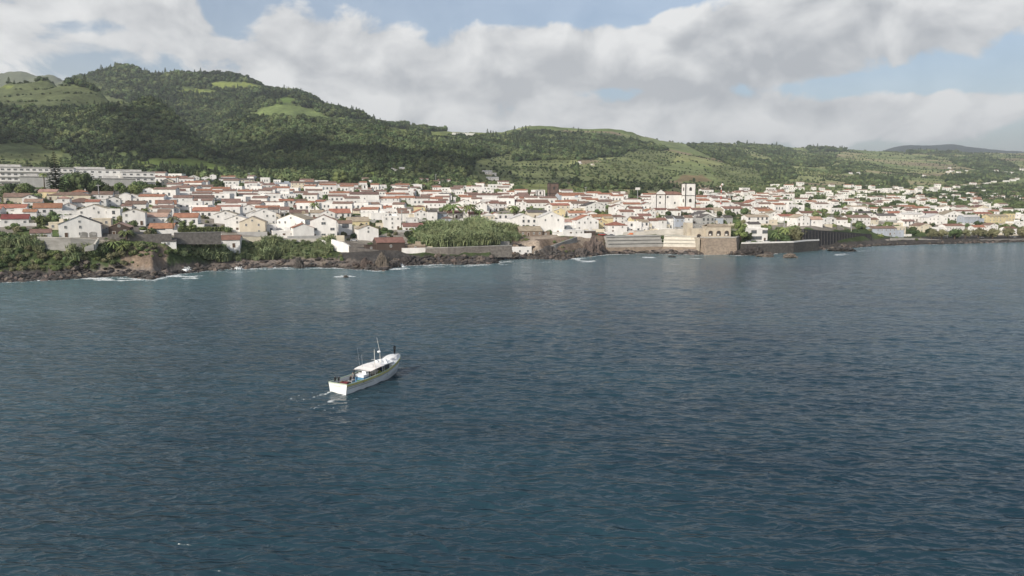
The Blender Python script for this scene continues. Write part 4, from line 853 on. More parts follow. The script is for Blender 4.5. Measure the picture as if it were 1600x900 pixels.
# clock face on the white tower
X, z = unproj(1075, 297, 640); W = 15 * 640 / FPX / 2
b = MB(); b.tube([(0, 0, 0), (0, -.12, 0)], 1.15, 16); tw = [o for o in COL.objects if o.get('label', '').startswith('tall white clock')][0]
b.build('clock_face', M_frame, tw, loc=(0, -W - .05, 36 * 640 / FPX * .88)); b = MB(); b.box(-.08, .08, -.08, 0, 0, .8); b.box(0, .55, -.08, 0, -.08, .08); b.build('clock_hands', M_dark, tw, loc=(0, -W - .2, 36 * 640 / FPX * .88))
h_ = house(1049, 325, 46, 18, 'h', 'R', 'W', D=14, floors=2, cols=4, win='d', look='large white town hall with black stone trim beside the clock tower', register=False, name='town_hall', noun='town hall', rot=.16, pos=(*[unproj(1049, 322, 640)[0], 641], unproj(1049, 322, 640)[1]))
W_, D_, H_ = h_['_dim']; b = MB()
for x in (-W_ / 2, -W_ * .2, W_ / 2): b.box(x - .3, x + .3, -D_ / 2 - .15, -D_ / 2 + .1, -3, H_ - .15)
b.box(-W_ / 2 - .3, W_ / 2 + .3, -D_ / 2 - .12, -D_ / 2 - .002, H_ - .6, H_ - .17); b.build('stone_trim', M_dark, h_)
b = MB(); b.prism([(-W_ / 2 + .1, -D_ / 2 - .1), (-W_ * .21, -D_ / 2 - .1), (-W_ * .21, -D_ / 2 + .4), (-W_ / 2 + .1, -D_ / 2 + .4)], H_, H_ + 1.2); b.quad((-W_ / 2, -D_ / 2, H_ + 1.2), (-W_ * .21, -D_ / 2, H_ + 1.2), (-W_ * .355, -D_ / 2, H_ + 4.2)); b.quad((-W_ * .21, -D_ / 2 + .3, H_ + 1.2), (-W_ / 2, -D_ / 2 + .3, H_ + 1.2), (-W_ * .355, -D_ / 2 + .3, H_ + 4.2)); b.build('pediment', WALL['W'], h_)
house(570, 318, 42, 14, 'e', 'B', 'W', D=12, cols=3, floors=1, look='white barn church with brown roof and bell cote', register=False, name='church', noun='church')
house(606, 319, 34, 9, 'e', 'O', 'W', look='white house with large orange roof next to the barn church', register=False)
house(840, 325, 38, 8, 'e', 'R', 'W', D=16, look='church nave with broad rust roof below the small belfry', register=False, name='church', noun='church')
house(858, 337, 9, 16, 'g', 'R', 'W', look='narrow white gable front below the basalt tower', register=False, name='chapel', noun='chapel')
house(895, 314, 42, 9, 'e', 'O', 'L', D=13, look='church body with orange roof attached to the basalt tower', register=False, name='church', noun='church', cols=4)
house(915, 317, 20, 6, 'e', 'R', 'W', look='rust-roofed vestry at the end of the basalt tower church', register=False)
house(1301, 353, 10, 11, 'g', 'W', 'W', win='d', look='tiny white chapel with dark trim above the ribbed black wall', register=False, name='chapel', noun='chapel', cols=1)
# manor and white houses up the slope
house(622, 270, 20, 7, 'e', 'W', 'W', look='white manor with long wing alone in the dark woods', register=False, pos=None); house(608, 262, 12, 2.6, 'f', 'W', 'W', look='low white roof slab beside the woodland manor', register=False, wins=0)
house(725, 212, 34, 4, 'f', 'W', 'W', look='white hilltop sanctuary on the skyline above the woods', register=False, name='sanctuary', noun='chapel', wins=0)
house(753, 226, 10, 4, 'e', 'W', 'W', look='lone white farmhouse among trees below the sanctuary', register=False)
for q in [(627,283,12,4),(640,287,14,5),(655,291,16,4),(665,285,8,4),(720,291,14,3),(741,288,8,3),(762,273,14,5),(770,282,18,4),(787,288,16,4),(796,292,12,3),(906,256,4,4),(926,258,4,2),(1107,297,8,2.6),(1190,315,12,3),(1330,272,4,2.5),(1342,272,4,2.5)]:
    house(q[0], q[1], q[2], q[3], R.choice('eef'), R.choice('RTW'), 'W', wins=1, side=False)

# ---------------------------------------------------------------- more houses of the upper rows
def free(X, Y, a):
    for (x, y, r1, r2) in FOOT:
        if (x - X) ** 2 + ((y - Y) * 1.1) ** 2 < (a + (r1 + r2) / 2) ** 2: return False
    return True
def fill(n, poly, ws, hs, seed, spread=.72):
    r = random.Random(seed); xs = [p[0] for p in poly]; ys = [p[1] for p in poly]; k = 0; tries = 0
    while k < n and tries < n * 40:
        tries += 1; px = r.uniform(min(xs), max(xs)); py = r.uniform(min(ys), max(ys))
        if not bool(inpoly(np.array(px), np.array(py), poly)): continue
        X, Y, Z = at(px, py); w = r.uniform(*ws); a = w * Y / FPX / 2
        if not free(X, Y + a, a * spread): continue
        t = r.choices('egfh', (4, 4, 3, 1))[0]
        house(px, py, w, r.uniform(*hs), t, r.choices('ORBTKWP', (2, 3, 5, 3, 1, 2, 2))[0], r.choices('WWCGYL', (10, 8, 3, 1, 1, 1))[0], pos=(X, Y, Z), side=False); k += 1
    return k
nf = 0
nf += fill(38, [(0, 318), (300, 322), (640, 326), (1100, 330), (1100, 362), (640, 360), (380, 364), (380, 352), (0, 345)], (13, 21), (9, 15), 15, .62)
nf += fill(14, [(240, 300), (600, 312), (1000, 318), (1400, 324), (1600, 330), (1600, 350), (1200, 345), (800, 345), (400, 345), (0, 330), (0, 300)], (14, 24), (7, 10), 5, .8)
nf += fill(12, [(240, 276), (400, 282), (640, 288), (640, 300), (240, 292)], (9, 17), (4, 6), 6)
nf += fill(14, [(640, 300), (1000, 309), (1300, 314), (1600, 322), (1600, 336), (1200, 328), (640, 318)], (10, 18), (5, 7.5), 7, .8)

# the far houses: past the three hundred, one object
def far_houses():
    b = MB(); b2 = MB(); b3 = MB(); r = random.Random(3); n = 0
    polys = [([(240, 300), (640, 306), (640, 318), (240, 312)], 40), ([(640, 300), (1000, 309), (1300, 312), (1640, 320), (1640, 338), (1200, 333), (640, 322)], 190), ([(240, 276), (400, 282), (640, 288), (640, 318), (240, 306)], 60), ([(240, 318), (640, 322), (640, 340), (240, 340)], 30), ([(1200, 290), (1600, 285), (1620, 320), (1400, 318), (1200, 312)], 150), ([(1440, 262), (1600, 266), (1600, 290), (1440, 290)], 22), ([(1100, 300), (1240, 298), (1240, 314), (1100, 312)], 26), ([(620, 286), (800, 292), (800, 304), (620, 298)], 40)]
    for poly, cnt in polys:
        k = 0; xs = [p[0] for p in poly]; ys = [p[1] for p in poly]; t = 0
        while k < cnt and t < cnt * 20:
            t += 1; px = r.uniform(min(xs), max(xs)); py = r.uniform(min(ys), max(ys))
            if not bool(inpoly(np.array(px), np.array(py), poly)): continue
            X, Y, Z = at(px, py)
            if not free(X, Y, 5.5): continue
            FOOT.append((X, Y, 7, 5)); k += 1; W = r.uniform(4, 9); D = r.uniform(4, 5); Hh = r.uniform(3.5, 7.5); a = r.uniform(-.1, .4); ca, sa = math.cos(a), math.sin(a)
            def T(x, y, z): return (X + x * ca - y * sa, Y + x * sa + y * ca, Z + z)
            i = len(b.v); b.box(-W, W, -D, D, -2, Hh)
            if r.random() < .55:
                e = Hh + D * .3; bq = r.choice((b2, b2, b3)); j = len(bq.v); bq.slab([(-W - .3, 0, e + .2), (W + .3, 0, e + .2), (W + .3, D + .4, Hh), (-W - .3, D + .4, Hh)], .15); bq.slab([(W + .3, 0, e + .2), (-W - .3, 0, e + .2), (-W - .3, -D - .4, Hh), (W + .3, -D - .4, Hh)], .15)
                bq.v[j:] = [T(*v) for v in bq.v[j:]]
                b.quad((-W, D, Hh), (-W, -D, Hh), (-W, 0, e)); b.quad((W, -D, Hh), (W, D, Hh), (W, 0, e))
            b.mi = 1
            for q in range(3): b.box(-W + W * .5 * q + W * .3, -W + W * .5 * q + W * .5, -D - .05, -D, Hh * .35, Hh * .65)
            b.mi = 0
            b.v[i:] = [T(*v) for v in b.v[i:]]
    o = b.build('distant_houses', [WALL['W'], M_glass]); tag(o, 'scatter of tiny white houses on the green slopes behind the town', 'houses', kind='stuff')
    o = b3.build('distant_roofs', ROOF['O']); tag(o, 'tiny orange roofs of the scattered houses behind the town', 'roofs', kind='stuff'); o = b2.build('distant_roofs', ROOF['B']); tag(o, 'tiny brown roofs of the scattered houses on the slopes', 'roofs', kind='stuff')
far_houses()
# ---------------------------------------------------------------- sea walls, fort, cliffs' masonry
def wall_run(name, pts, thick, m, label, cat, cap=None, capm=None, group=None, zlow=None):
    """pts: (px, depth, row of the top, row of the foot)"""
    P = []
    for (px, Y, yt, yb) in pts:
        X, zt = unproj(px, yt, Y); _, zb = unproj(px, yb, Y); P.append((X, Y, zt, zb if zlow is None else zlow))
    cx, cy = P[0][0], P[0][1]; root = empty(name, (cx, cy, 0)); b = MB()
    for a, c in zip(P[:-1], P[1:]):
        dx, dy = c[0] - a[0], c[1] - a[1]; l = math.hypot(dx, dy); nx, ny = -dy / l * thick, dx / l * thick; i = len(b.v)
        for p in (a, c):
            x, y = p[0] - cx, p[1] - cy
            b.v += [(x - nx * .12, y - ny * .12, p[3] - .5), (x + nx, y + ny, p[3] - .5), (x, y, p[2]), (x + nx, y + ny, p[2])]
        for f in ((0, 4, 6, 2), (5, 1, 3, 7), (2, 6, 7, 3), (1, 0, 2, 3), (4, 5, 7, 6)): b.f.append(tuple(i + k for k in f)); b.m.append(0)
    b.build('wall', m, root)
    if cap:
        b = MB()
        for a, c in zip(P[:-1], P[1:]):
            dx, dy = c[0] - a[0], c[1] - a[1]; l = math.hypot(dx, dy); nx, ny = -dy / l, dx / l; i = len(b.v)
            for p in (a, c):
                x, y = p[0] - cx, p[1] - cy
                b.v += [(x - nx * .12, y - ny * .12, p[2] + .004), (x + nx * .5, y + ny * .5, p[2] + .004), (x - nx * .12, y - ny * .12, p[2] + cap), (x + nx * .5, y + ny * .5, p[2] + cap)]
            for f in ((0, 4, 6, 2), (5, 1, 3, 7), (2, 6, 7, 3), (1, 0, 2, 3), (4, 5, 7, 6)): b.f.append(tuple(i + k for k in f)); b.m.append(0)
        b.build('parapet', capm or m, root)
    tag(root, label, cat, group); return root, P
wall_run('sea_wall', [(633, 376, 389, 400), (700, 375.5, 387.5, 403), (800, 386, 384, 400)], 1.5, M_basalt, 'long dark basalt sea wall above the boulder beach', 'sea wall', .5, M_concd)
wall_run('garden_wall', [(722, 392, 379, 386), (796, 402, 377, 385)], .8, M_concd, 'low grey garden wall behind the dark basalt sea wall', 'wall')
wall_run('retaining_wall', [(58, 305, 371, 392), (110, 306, 372, 390), (152, 310, 375, 386)], 1.2, M_concd, 'grey stone retaining wall under the arched garage house', 'wall', .3, M_conc)
wall_run('retaining_wall', [(152, 311, 372, 376), (146, 307, 381, 389), (132, 305, 386, 391)], .8, M_conc, 'short stepped wall running down through the bushes', 'wall')
wall_run('retaining_wall', [(272, 330, 364, 380), (345, 341, 363, 380)], 1.2, M_basalt, 'dark stone retaining wall with a clipped hedge on top', 'wall', .3, M_concd)
wall_run('retaining_wall', [(168, 316, 366, 372), (230, 322, 366, 384), (268, 327, 365, 384)], 1.0, M_basalt, 'dark wall below the glass fronted pavilion', 'wall')
wall_run('terrace_wall', [(366, 362, 369, 377), (400, 367, 370, 377), (432, 371, 371, 378)], 1.0, WALL['C'], 'beige curved terrace wall below the cream rounded house', 'wall', .35, M_conc)
wall_run('retaining_wall', [(430, 371, 372.5, 380), (505, 377, 373, 381)], 1.0, M_conc, 'long pale retaining wall under the white terrace block', 'wall')
wall_run('ruined_wall', [(498, 375, 373, 388), (505, 373, 376, 392), (512, 371, 384, 397), (517, 371, 387, 399)], 1.2, WALL['W'], 'crumbling white wall stepping down the slope below the villa', 'wall')
wall_run('ruined_wall', [(517.5, 369, 374, 399), (527, 367, 377, 402), (536, 365, 379, 403), (545, 364, 384, 404)], 1.5, WALL['W'], 'tall broken white bastion wall at the cliff edge', 'wall')
wall_run('retaining_wall', [(545.5, 364, 385, 404), (566, 366, 388, 403), (592, 369, 391, 403)], 2.0, M_basalt, 'dark sloping wall between the white bastion and brown house', 'wall')
wall_run('slope_wall', [(540, 374, 376, 386), (575, 376, 384, 393), (600, 378, 388, 395)], 1.0, M_basalt, 'dark upper wall under the white cliff house', 'wall')
wall_run('quay_wall', [(1362, 556, 374, 384), (1402, 550, 375, 384)], 1.0, M_conc, 'pale beach wall beyond the ribbed black wall', 'wall')
wall_run('quay_wall', [(1392, 549, 371.5, 380), (1432, 553, 372, 381), (1470, 556, 374.5, 382)], 1.0, M_concd, 'grey harbour wall behind the sand ramp', 'wall')
wall_run('quay_wall', [(1496, 549, 376, 383), (1560, 560, 374.5, 382), (1700, 586, 372.5, 380), (1850, 610, 371, 378)], 2.0, M_basalt, 'dark sloping quay wall below the clipped promenade trees', 'sea wall', .4, M_concd)
wall_run('promenade_wall', [(1159, 432, 381, 399), (1200, 436, 380, 398), (1240, 442, 379, 396), (1258, 452, 377, 393), (1280, 462, 376, 390)], 1.5, mat('dark_road_wall', (.085, .08, .075), .92, col2=(.045, .043, .04), vscale=.7, bump=.8, bscale=1.5, coords='World', detail=8), 'dark seafront road wall with a white railing by the fort', 'sea wall', .9, WALL['W'])
wall_run('ramp_shade_slab', [(836, 402, 393, 399), (868, 410, 382, 400), (902, 428, 370, 397)], 1.0, M_concd, 'dark slab added for the shade of the dirt ramp behind the boathouse', 'wall')  # slab added as the dark of the ramp's shadowed hollow
# the three-step concrete sea wall
def stepped(px0, px1, Y0, Y1, m, label):
    X0, _ = unproj(px0, 380, Y0); X1, _ = unproj(px1, 380, Y1); root = empty('concrete_sea_wall', (X0, Y0, 0)); dx, dy = X1 - X0, Y1 - Y0; l = math.hypot(dx, dy); rz = math.atan2(dy, dx); root.rotation_euler = (0, 0, rz)
    zt = unproj((px0 + px1) / 2, 369, (Y0 + Y1) / 2)[1]
    for k in range(3):
        z0 = (.35, .60, .80)[k] * zt; z1 = (.60, .80, 1.0)[k] * zt; b = MB(); b.box(0, l, k * 1.6, 11, z0 + .004, z1 - .35); b.box(-.1, l, k * 1.6 - .6, 11.05, z1 - .35 + .003, z1); b.build('concrete_step', m, root)
    b = MB(); b.box(-.2, l + .002, -1.6, 11.1, -2, .35 * zt); b.build('stone_footing', M_tan, root); b = MB(); n = 5
    tag(root, label, 'sea wall'); return root
stepped(950, 1036, 437, 448, mat('shaded_tone_concrete', (.40, .395, .375), .88, col2=(.30, .295, .28), vscale=.25, coords='World', stretch=(1, 1, 2)), 'stepped concrete sea wall painted as shaded below the hipped house'); stepped(1036.3, 1088, 447, 440, mat('sunlit_tone_concrete', (.60, .58, .52), .85, col2=(.48, .46, .41), vscale=.3, coords='World', stretch=(1, 1, 2)), 'stepped concrete sea wall painted as sunlit next to the fort')  # one concrete: shade put into the first colour, sun into the second
# fort
def fort():
    def P(px, Y): X, _ = unproj(px, 380, Y); return (X, Y)
    zt = unproj(1120, 371.5, 432)[1]; o = P(1120, 440); root = empty('fort', (*o, 0)); base = [P(1093, 432), P(1103, 424), P(1153, 428), P(1160, 446), P(1150, 475), P(1090, 475)]; top = [P(1094, 434), P(1104, 427), P(1150, 431), P(1157, 446), P(1150, 474), P(1091, 474)]
    b = MB(); n = 6; b.v += [(x - o[0], y - o[1], -2) for x, y in base] + [(x - o[0], y - o[1], zt) for x, y in top]
    for k in range(n): b.f.append((k, (k + 1) % n, n + (k + 1) % n, n + k)); b.m.append(0)
    b.f.append(tuple(range(n, 2 * n))); b.m.append(0); b.build('bastion', M_tan, root)
    b = MB()
    for k in (0, 1, 2, 3):
        a, c = top[k], top[(k + 1) % n]; d = math.hypot(c[0] - a[0], c[1] - a[1]); nx, ny = -(c[1] - a[1]) / d * .7, (c[0] - a[0]) / d * .7; b.v += []
        q = [(a[0] - o[0] - nx * .3, a[1] - o[1] - ny * .3), (c[0] - o[0] - nx * .3, c[1] - o[1] - ny * .3), (c[0] - o[0] + nx, c[1] - o[1] + ny), (a[0] - o[0] + nx, a[1] - o[1] + ny)]; b.prism(q, zt + .004, zt + .7 + .002 * k)
    b.build('parapet', M_conc, root)
    wm = mat('fort_cream_plaster', (.50, .455, .37), .9, col2=(.36, .32, .26), vscale=.35, coords='World', detail=8)
    def arch_block(px0, px1, Y, ytop, n, zb, h2=0, stub=False):
        X0, _ = unproj(px0, 360, Y); X1, _ = unproj(px1, 360, Y); z1 = unproj((px0 + px1) / 2, ytop, Y)[1]; b = MB(); D = 10; b.box(X0 - o[0], X1 - o[0], Y - o[1], Y - o[1] + D, zb, z1); b.build('battery_wall', wm, root)
        for k in range(n):
            xc = X0 + (X1 - X0) * (k + .5) / n - o[0]; w = 1.25; zc = zb + (z1 - zb) * .42; pts = [(-w, -1.3)] + [(-w * math.cos(math.pi * j / 8), .5 + w * math.sin(math.pi * j / 8)) for j in range(9)] + [(w, -1.3)]
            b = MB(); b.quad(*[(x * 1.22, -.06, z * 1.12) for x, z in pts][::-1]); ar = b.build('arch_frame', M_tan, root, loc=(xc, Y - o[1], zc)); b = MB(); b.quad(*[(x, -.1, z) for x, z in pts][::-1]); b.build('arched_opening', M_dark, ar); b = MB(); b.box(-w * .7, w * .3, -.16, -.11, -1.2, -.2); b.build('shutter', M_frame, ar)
        return X0 - o[0], X1 - o[0], z1
    a, c, z1 = arch_block(1104, 1142, 441, 354, 3, zt - 1)
    b = MB(); b.slab([(a - .2, 1 - .3, z1), (c + .2, .7, z1), (c - 2, 6, z1 + 1.6), (a + 2, 6, z1 + 1.6)], .2); b.slab([(c + .2, 11.3, z1), (a - .2, 11.3, z1), (a + 2, 6, z1 + 1.6), (c - 2, 6, z1 + 1.6)], .2); b.build('roof', ROOF['T'], root)
    arch_block(1081, 1103.8, 444, 357, 1, 6); X0, _ = unproj(1072, 360, 450); X1, _ = unproj(1081, 360, 450)
    b = MB(); b.box(X0 - o[0], X1 - o[0] - .01, 8, 18, 4, unproj(1076, 348, 450)[1]); b.build('battery_wall', wm, root)
    X0, z0 = unproj(1081, 358, 458); X1, z1 = unproj(1108, 350, 458); b = MB(); b.box(X0 - o[0], X1 - o[0], 18.3, 27, z0 - 2, z1); b.build('guardhouse', M_concd, root)
    for k in range(3): link('window', WIN['s'], root, (X0 - o[0] + (X1 - X0) * (k + .5) / 3, 18.29, z1 - 1.4))
    b = MB(); X0, _ = unproj(1088, 360, 441); b.v = []; 
    wb = MB(); p0 = P(1087, 440); p1 = P(1093.5, 431); wb.prism([(p0[0] - o[0], p0[1] - o[1]), (p1[0] - o[0], p1[1] - o[1]), (p1[0] - o[0] + 3, p1[1] - o[1] + 12), (p0[0] - o[0], p0[1] - o[1] + 12)], -2, zt - .4); wb.build('corner_rampart', wm, root)
    tag(root, 'tan stone harbour fort with battered bastion and three arched openings', 'fort')
fort()
# tilted forecourt between sea wall and fort
wall_run('rampart_wall', [(950, 457, 363, 369), (1000, 458, 362, 370), (1040, 458, 358, 369), (1080, 456, 357, 369)], 1.0, M_conc, 'long sloping tan wall along the top of the concrete sea wall', 'wall')
# tall ribbed wall running away from the sea
def ribbed():
    A = (*[unproj(1256, 388, 463)[0]], 463); B = (*[unproj(1362, 384, 545)[0]], 545); dx, dy = B[0] - A[0], B[1] - A[1]; l = math.hypot(dx, dy); rz = math.atan2(dy, dx); root = empty('ribbed_sea_wall', (A[0], A[1], 0), rz)
    zA = unproj(1256, 358, 463)[1]; zB = unproj(1362, 366, 545)[1]; b = MB(); i = 0
    b.v = [(0, 0, -1), (l, 0, -1), (l, 3, -1), (0, 3, -1), (0, .6, zA), (l, .6, zB), (l, 3, zB), (0, 3, zA)]; b.f = [(0, 1, 5, 4), (1, 2, 6, 5), (3, 0, 4, 7), (4, 5, 6, 7), (2, 3, 7, 6)]; b.m = [0] * 5
    m = mat('black_masonry', (.062, .060, .062), .92, col2=(.035, .034, .036), vscale=.7, bump=.8, bscale=1.5, coords='World', detail=8); b.build('wall', m, root)
    n = 24
    for k in range(n):
        x = (k + .5) / n * l; z = zA + (zB - zA) * x / l; b = MB(); b.v = [(x - .45, -.5, -1), (x + .45, -.5, -1), (x + .45, .3, -1), (x - .45, .3, -1), (x - .4, .25, z - .6), (x + .4, .25, z - .6), (x + .4, .9, z - .6), (x - .4, .9, z - .6)]; b.f = [(0, 1, 5, 4), (1, 2, 6, 5), (3, 0, 4, 7), (4, 5, 6, 7)]; b.m = [0] * 4; b.build('buttress', m, root)
    tag(root, 'tall black ribbed retaining wall below the tiny chapel', 'retaining wall')
ribbed()
# sand ramp
b = MB(); pp = [(1440, 547, 379.5), (1498, 546, 380.3), (1492, 556, 375), (1470, 556, 375)]; q = []
for px, Y, y in pp: X, z = unproj(px, y, Y); q.append((X, Y, z))
b.slab(q, 2.0); o = b.build('slipway', mat('slipway_sand', (.50, .43, .35), .9, var=.2, vscale=.4)); tag(o, 'pale sloping slipway beside the sand beach', 'slipway')

# ---------------------------------------------------------------- rocks
def rock_mesh(name, seed, m, sub=2, jag=.35):
    r = random.Random(seed); bm = bmesh.new(); bmesh.ops.create_icosphere(bm, subdivisions=sub, radius=1); P = [Vector((r.gauss(0, 1), r.gauss(0, 1), r.gauss(0, 1))).normalized() for _ in range(9)]; hh = [r.uniform(.5, .9) for _ in P]
    for v in bm.verts:
        d = v.co.normalized(); s = 1.15
        for p, h in zip(P, hh):
            c = d.dot(p)
            if c > .05: s = min(s, h / c)
        v.co = d * (s * (1 + r.uniform(-jag, jag) * .25))
    me = bpy.data.meshes.new(name); bm.to_mesh(me); bm.free(); me.materials.append(m); return me
M_rock = mat('wet_lava_rock', (.075, .068, .062), .75, col2=(.022, .02, .02), vscale=1.6, bump=.9, bscale=3, detail=8, obj_rand=.45, spec=.35)
M_rockb = mat('brown_lava_rock', (.125, .105, .088), .9, col2=(.06, .05, .043), vscale=1.2, bump=.9, bscale=3, detail=8, obj_rand=.4)
proto_collection('rock', [rock_mesh('boulder_mesh', 50 + i, M_rock if i % 5 else M_rockb, 1) for i in range(6)])
def rocks():
    rg = np.random.default_rng(4); pts = []; sc = []
    for k in range(5200):
        px = rg.uniform(-260, 1800); u = (px - 800) / FPX; t = fbm(np.array(px / 30.), np.array(0.), 3, 66)
        dens = np.interp(px, [-260, 0, 140, 160, 195, 205, 262, 300, 560, 630, 650, 800, 900, 940, 960, 1085, 1100, 1160, 1170, 1260, 1270, 1350, 1380, 1500, 1520, 1800], [.9, 1, 1, .12, .15, .8, .5, .3, .3, 1, 1, 1, .8, .6, .25, .3, .8, .8, 1, 1, .9, .7, .1, .08, .4, .4])
        if rg.uniform() > dens: continue
        wdt = np.interp(px, [0, 200, 400, 560, 700, 800, 900, 1100, 1200, 1400], [11, 8, 12, 13, 11, 9, 9, 6, 8, 3]); off = rg.uniform(-.25, 1) ** 1 * wdt
        X0 = u; Y = float(shoreY(u)) + off + (t - .5) * 6; X = u * Y; pts.append((X, Y)); sc.append(rg.uniform(.35, 1.0) ** 2 * 1.6 + .3)
    P = np.array(pts); z = ground(P[:, 0], P[:, 1]); s = np.array(sc); z = np.maximum(z, -.6); s3 = np.stack([s * rg.uniform(.8, 1.5, len(s)), s * rg.uniform(.8, 1.2, len(s)), s * rg.uniform(.5, 1.0, len(s))], -1)
    scatter('shore_rocks', np.stack([P[:, 0], P[:, 1], z + s * .1], -1), s3, 'rock', 'jumble of dark lava boulders along the waterline', seed=9)
rocks()
def outcrop(px, yb, w, h, label, seed, m=None, Y=None, soft=1.0):
    r = random.Random(seed); 
    if Y is None:
        t = (450 - yb) / FPX; Y = -CAM_H / ((t * CP - SP) / (CP + t * SP))
    X = unproj(px, yb, Y)[0]; s = Y / FPX; W = w * s / 2; Hh = h * s; m = m or M_rock; bm = bmesh.new(); bmesh.ops.create_icosphere(bm, subdivisions=4, radius=1)
    A = [(r.uniform(-1, 1), r.uniform(-1, 1), r.uniform(.3, 1)) for _ in range(6)]
    for v in bm.verts:
        d = v.co.normalized(); n = fbm(np.array(d.x * 2.2 + seed * 3.1 + 50), np.array(d.y * 2.2 + d.z * 3 + 50), 4, seed); n2 = abs(fbm(np.array(d.x * 5 + 50), np.array(d.y * 5 + d.z * 6 + 50), 3, seed + 5) - .5) * 2
        q = .6 + .75 * (float(n) * soft + .5 * (1 - soft)) - .5 * float(n2) * soft; v.co = Vector((d.x * W * q, d.y * W * .7 * q, max(d.z, -.5) * Hh * q * 1.25))
    me = bpy.data.meshes.new('rock_outcrop'); bm.to_mesh(me); bm.free(); me.materials.append(m); o = link('rock_outcrop', me, loc=(X, Y, 0)); o.rotation_euler = (0, 0, r.uniform(-.3, .3)); tag(o, label, 'rock', 'lava outcrops along the shore'); return o
outcrop(598, 420, 26, 20, 'tall jagged brown lava outcrop below the dark sloping wall', 1, M_rockb); outcrop(572, 417, 20, 13, 'rounded brown outcrop just behind the tall jagged one', 2, M_rockb, 338); outcrop(640, 411, 46, 12, 'broad dark outcrop at the foot of the sea wall start', 3, M_rock, 358); outcrop(618, 415, 18, 10, 'dark knob beside the tall jagged outcrop', 13, M_rock, 345)
outcrop(858, 404, 44, 13, 'black lava outcrop in front of the dirt ramp', 4, None, 405); outcrop(908, 401, 26, 12, 'lower black outcrop towards the concrete sea wall', 5, None, 412); outcrop(1234, 402.5, 26, 6, 'flat brown reef standing off the seafront road', 6, M_rockb); outcrop(1195, 401, 30, 4, 'low brown ledge between the fort and flat reef', 7, M_rockb)
outcrop(1178, 396, 40, 12, 'dark rock pile against the fort corner', 8, None, 424); outcrop(540, 433.5, 9, 3, 'small wave-washed rock standing alone off the beach', 9); outcrop(222, 435, 40, 9, 'black lava point beside the breaking wave', 10, None, 298); outcrop(765, 411, 30, 5, 'dark rock tip at the end of the boulder beach', 11); outcrop(1316, 391, 44, 5, 'low rock shelf under the ribbed black wall', 12, None, 458); outcrop(468, 419, 16, 14, 'dark boulder stack under the cane slope', 14, None, 340); outcrop(925, 389, 40, 22, 'weathered tan cliff knob next to the concrete sea wall', 15, M_rockb, 428); outcrop(1050, 401.5, 12, 2, 'thin wet reef in front of the sea wall beside the fort', 16)
# breaking wave crests: lumps of foam on the water
M_foam = mat('sea_foam', (.78, .80, .80), .9, col2=(.6, .64, .65), vscale=2, coords='World')
def splash(px, y, w, h, label, seed):
    r = random.Random(seed); t = (450 - y) / FPX; Y = -CAM_H / ((t * CP - SP) / (CP + t * SP)); X = unproj(px, y, Y)[0]; s = Y / FPX; b = MB(); W = w * s / 2; Hh = h * s
    for k in range(34):
        x = r.gauss(0, .42); q = max(0, 1 - abs(x)); b.ball((x * W, r.gauss(0, .9), Hh * .25 * q), Hh * r.uniform(.18, .42) * (.5 + q), 7, 5, r.uniform(.6, 1))
    for k in range(70): x = r.gauss(.1, .45); b.ball((x * W, r.gauss(0, 1), Hh * r.uniform(.3, 1.0) * max(.2, 1 - x * x)), r.uniform(.06, .22), 5, 4)
    o = b.build('breaking_wave', M_foam, None, True, (X, Y, .1)); tag(o, label, 'wave', kind=None)
splash(291, 425, 26, 8, 'big white breaker bursting on the black lava point', 1); splash(372, 421, 16, 4, 'small breaker against the pebble beach boulders', 2); splash(624, 417, 18, 5, 'white water surging at the foot of the jagged outcrop', 3)

# ---------------------------------------------------------------- vegetation things
def tree(px, yb, w, h, label, kind='b', grp=None, pos=None, trunk=.3, seed=None):
    X, Y, Z = pos or at(px, yb); s = Y / FPX; W = w * s / 2; Hh = h * s; r = random.Random(seed or int(px * 7 + yb)); root = empty('tree' if kind != 'h' else 'shrub', (X, Y, Z)); b = MB()
    th = Hh * trunk; b.tube([(0, 0, -1), (.02 * W, 0, th * .6), (.1 * W, 0, th * 1.3)], [max(.12, W * .09), W * .07 + .05, .06], 6)
    for k in range(4): a = k * 1.6 + r.random(); b.tube([(0, 0, th * .7), (math.cos(a) * W * .4, math.sin(a) * W * .4, th + (Hh - th) * .35)], [W * .05 + .03, .03], 5)
    b.build('trunk', M_bark, root); m = {'b': M_leafb, 'd': M_leaf, 'g': M_leafg, 'h': M_leafb}[kind]; b = MB(); n = int(min(26, 9 + W * 2.0)); ch = Hh - th * .7
    cs = []
    for k in range(n):
        a = r.uniform(0, 6.28); q = math.sqrt(r.random()) * .68; z = r.uniform(.12, .82); f = math.sin(math.pi * min(1, z + .12)) ** .5; cs.append((math.cos(a) * q * W * f, math.sin(a) * q * W * f, th * .7 + z * ch, (.28 + .14 * r.random()) * W))
    lf = max(.22, min(.6, W * .09))
    for (x, y, z, R_) in cs:
        R_ = min(R_, ch * .42)
        for _ in range(58):
            d = Vector((r.gauss(0, 1), r.gauss(0, 1), r.gauss(.15, .9))).normalized(); c = Vector((x, y, z)) + d * R_ * r.uniform(.55, 1.08); a = (d + Vector((r.uniform(-1, 1), r.uniform(-1, 1), r.uniform(-.3, 1)))).normalized(); t = a.orthogonal().normalized(); t.rotate(Matrix.Rotation(r.uniform(0, 6.28), 3, a)); q = a.cross(t); e = lf * r.uniform(.6, 1.3)
            b.quad(c + t * e, c + q * e * .7, c - t * e, c - q * e * .7)
        b.ball((x, y, z), R_ * .62, 6, 4)
    b.build('crown', m, root); root['category'] = 'tree'
    if label: root['label'] = label
    else: PLACED.append([root, px, yb, grp[1], 'tree'])
    root['group'] = grp[0] if grp else 'trees among the houses'; return root
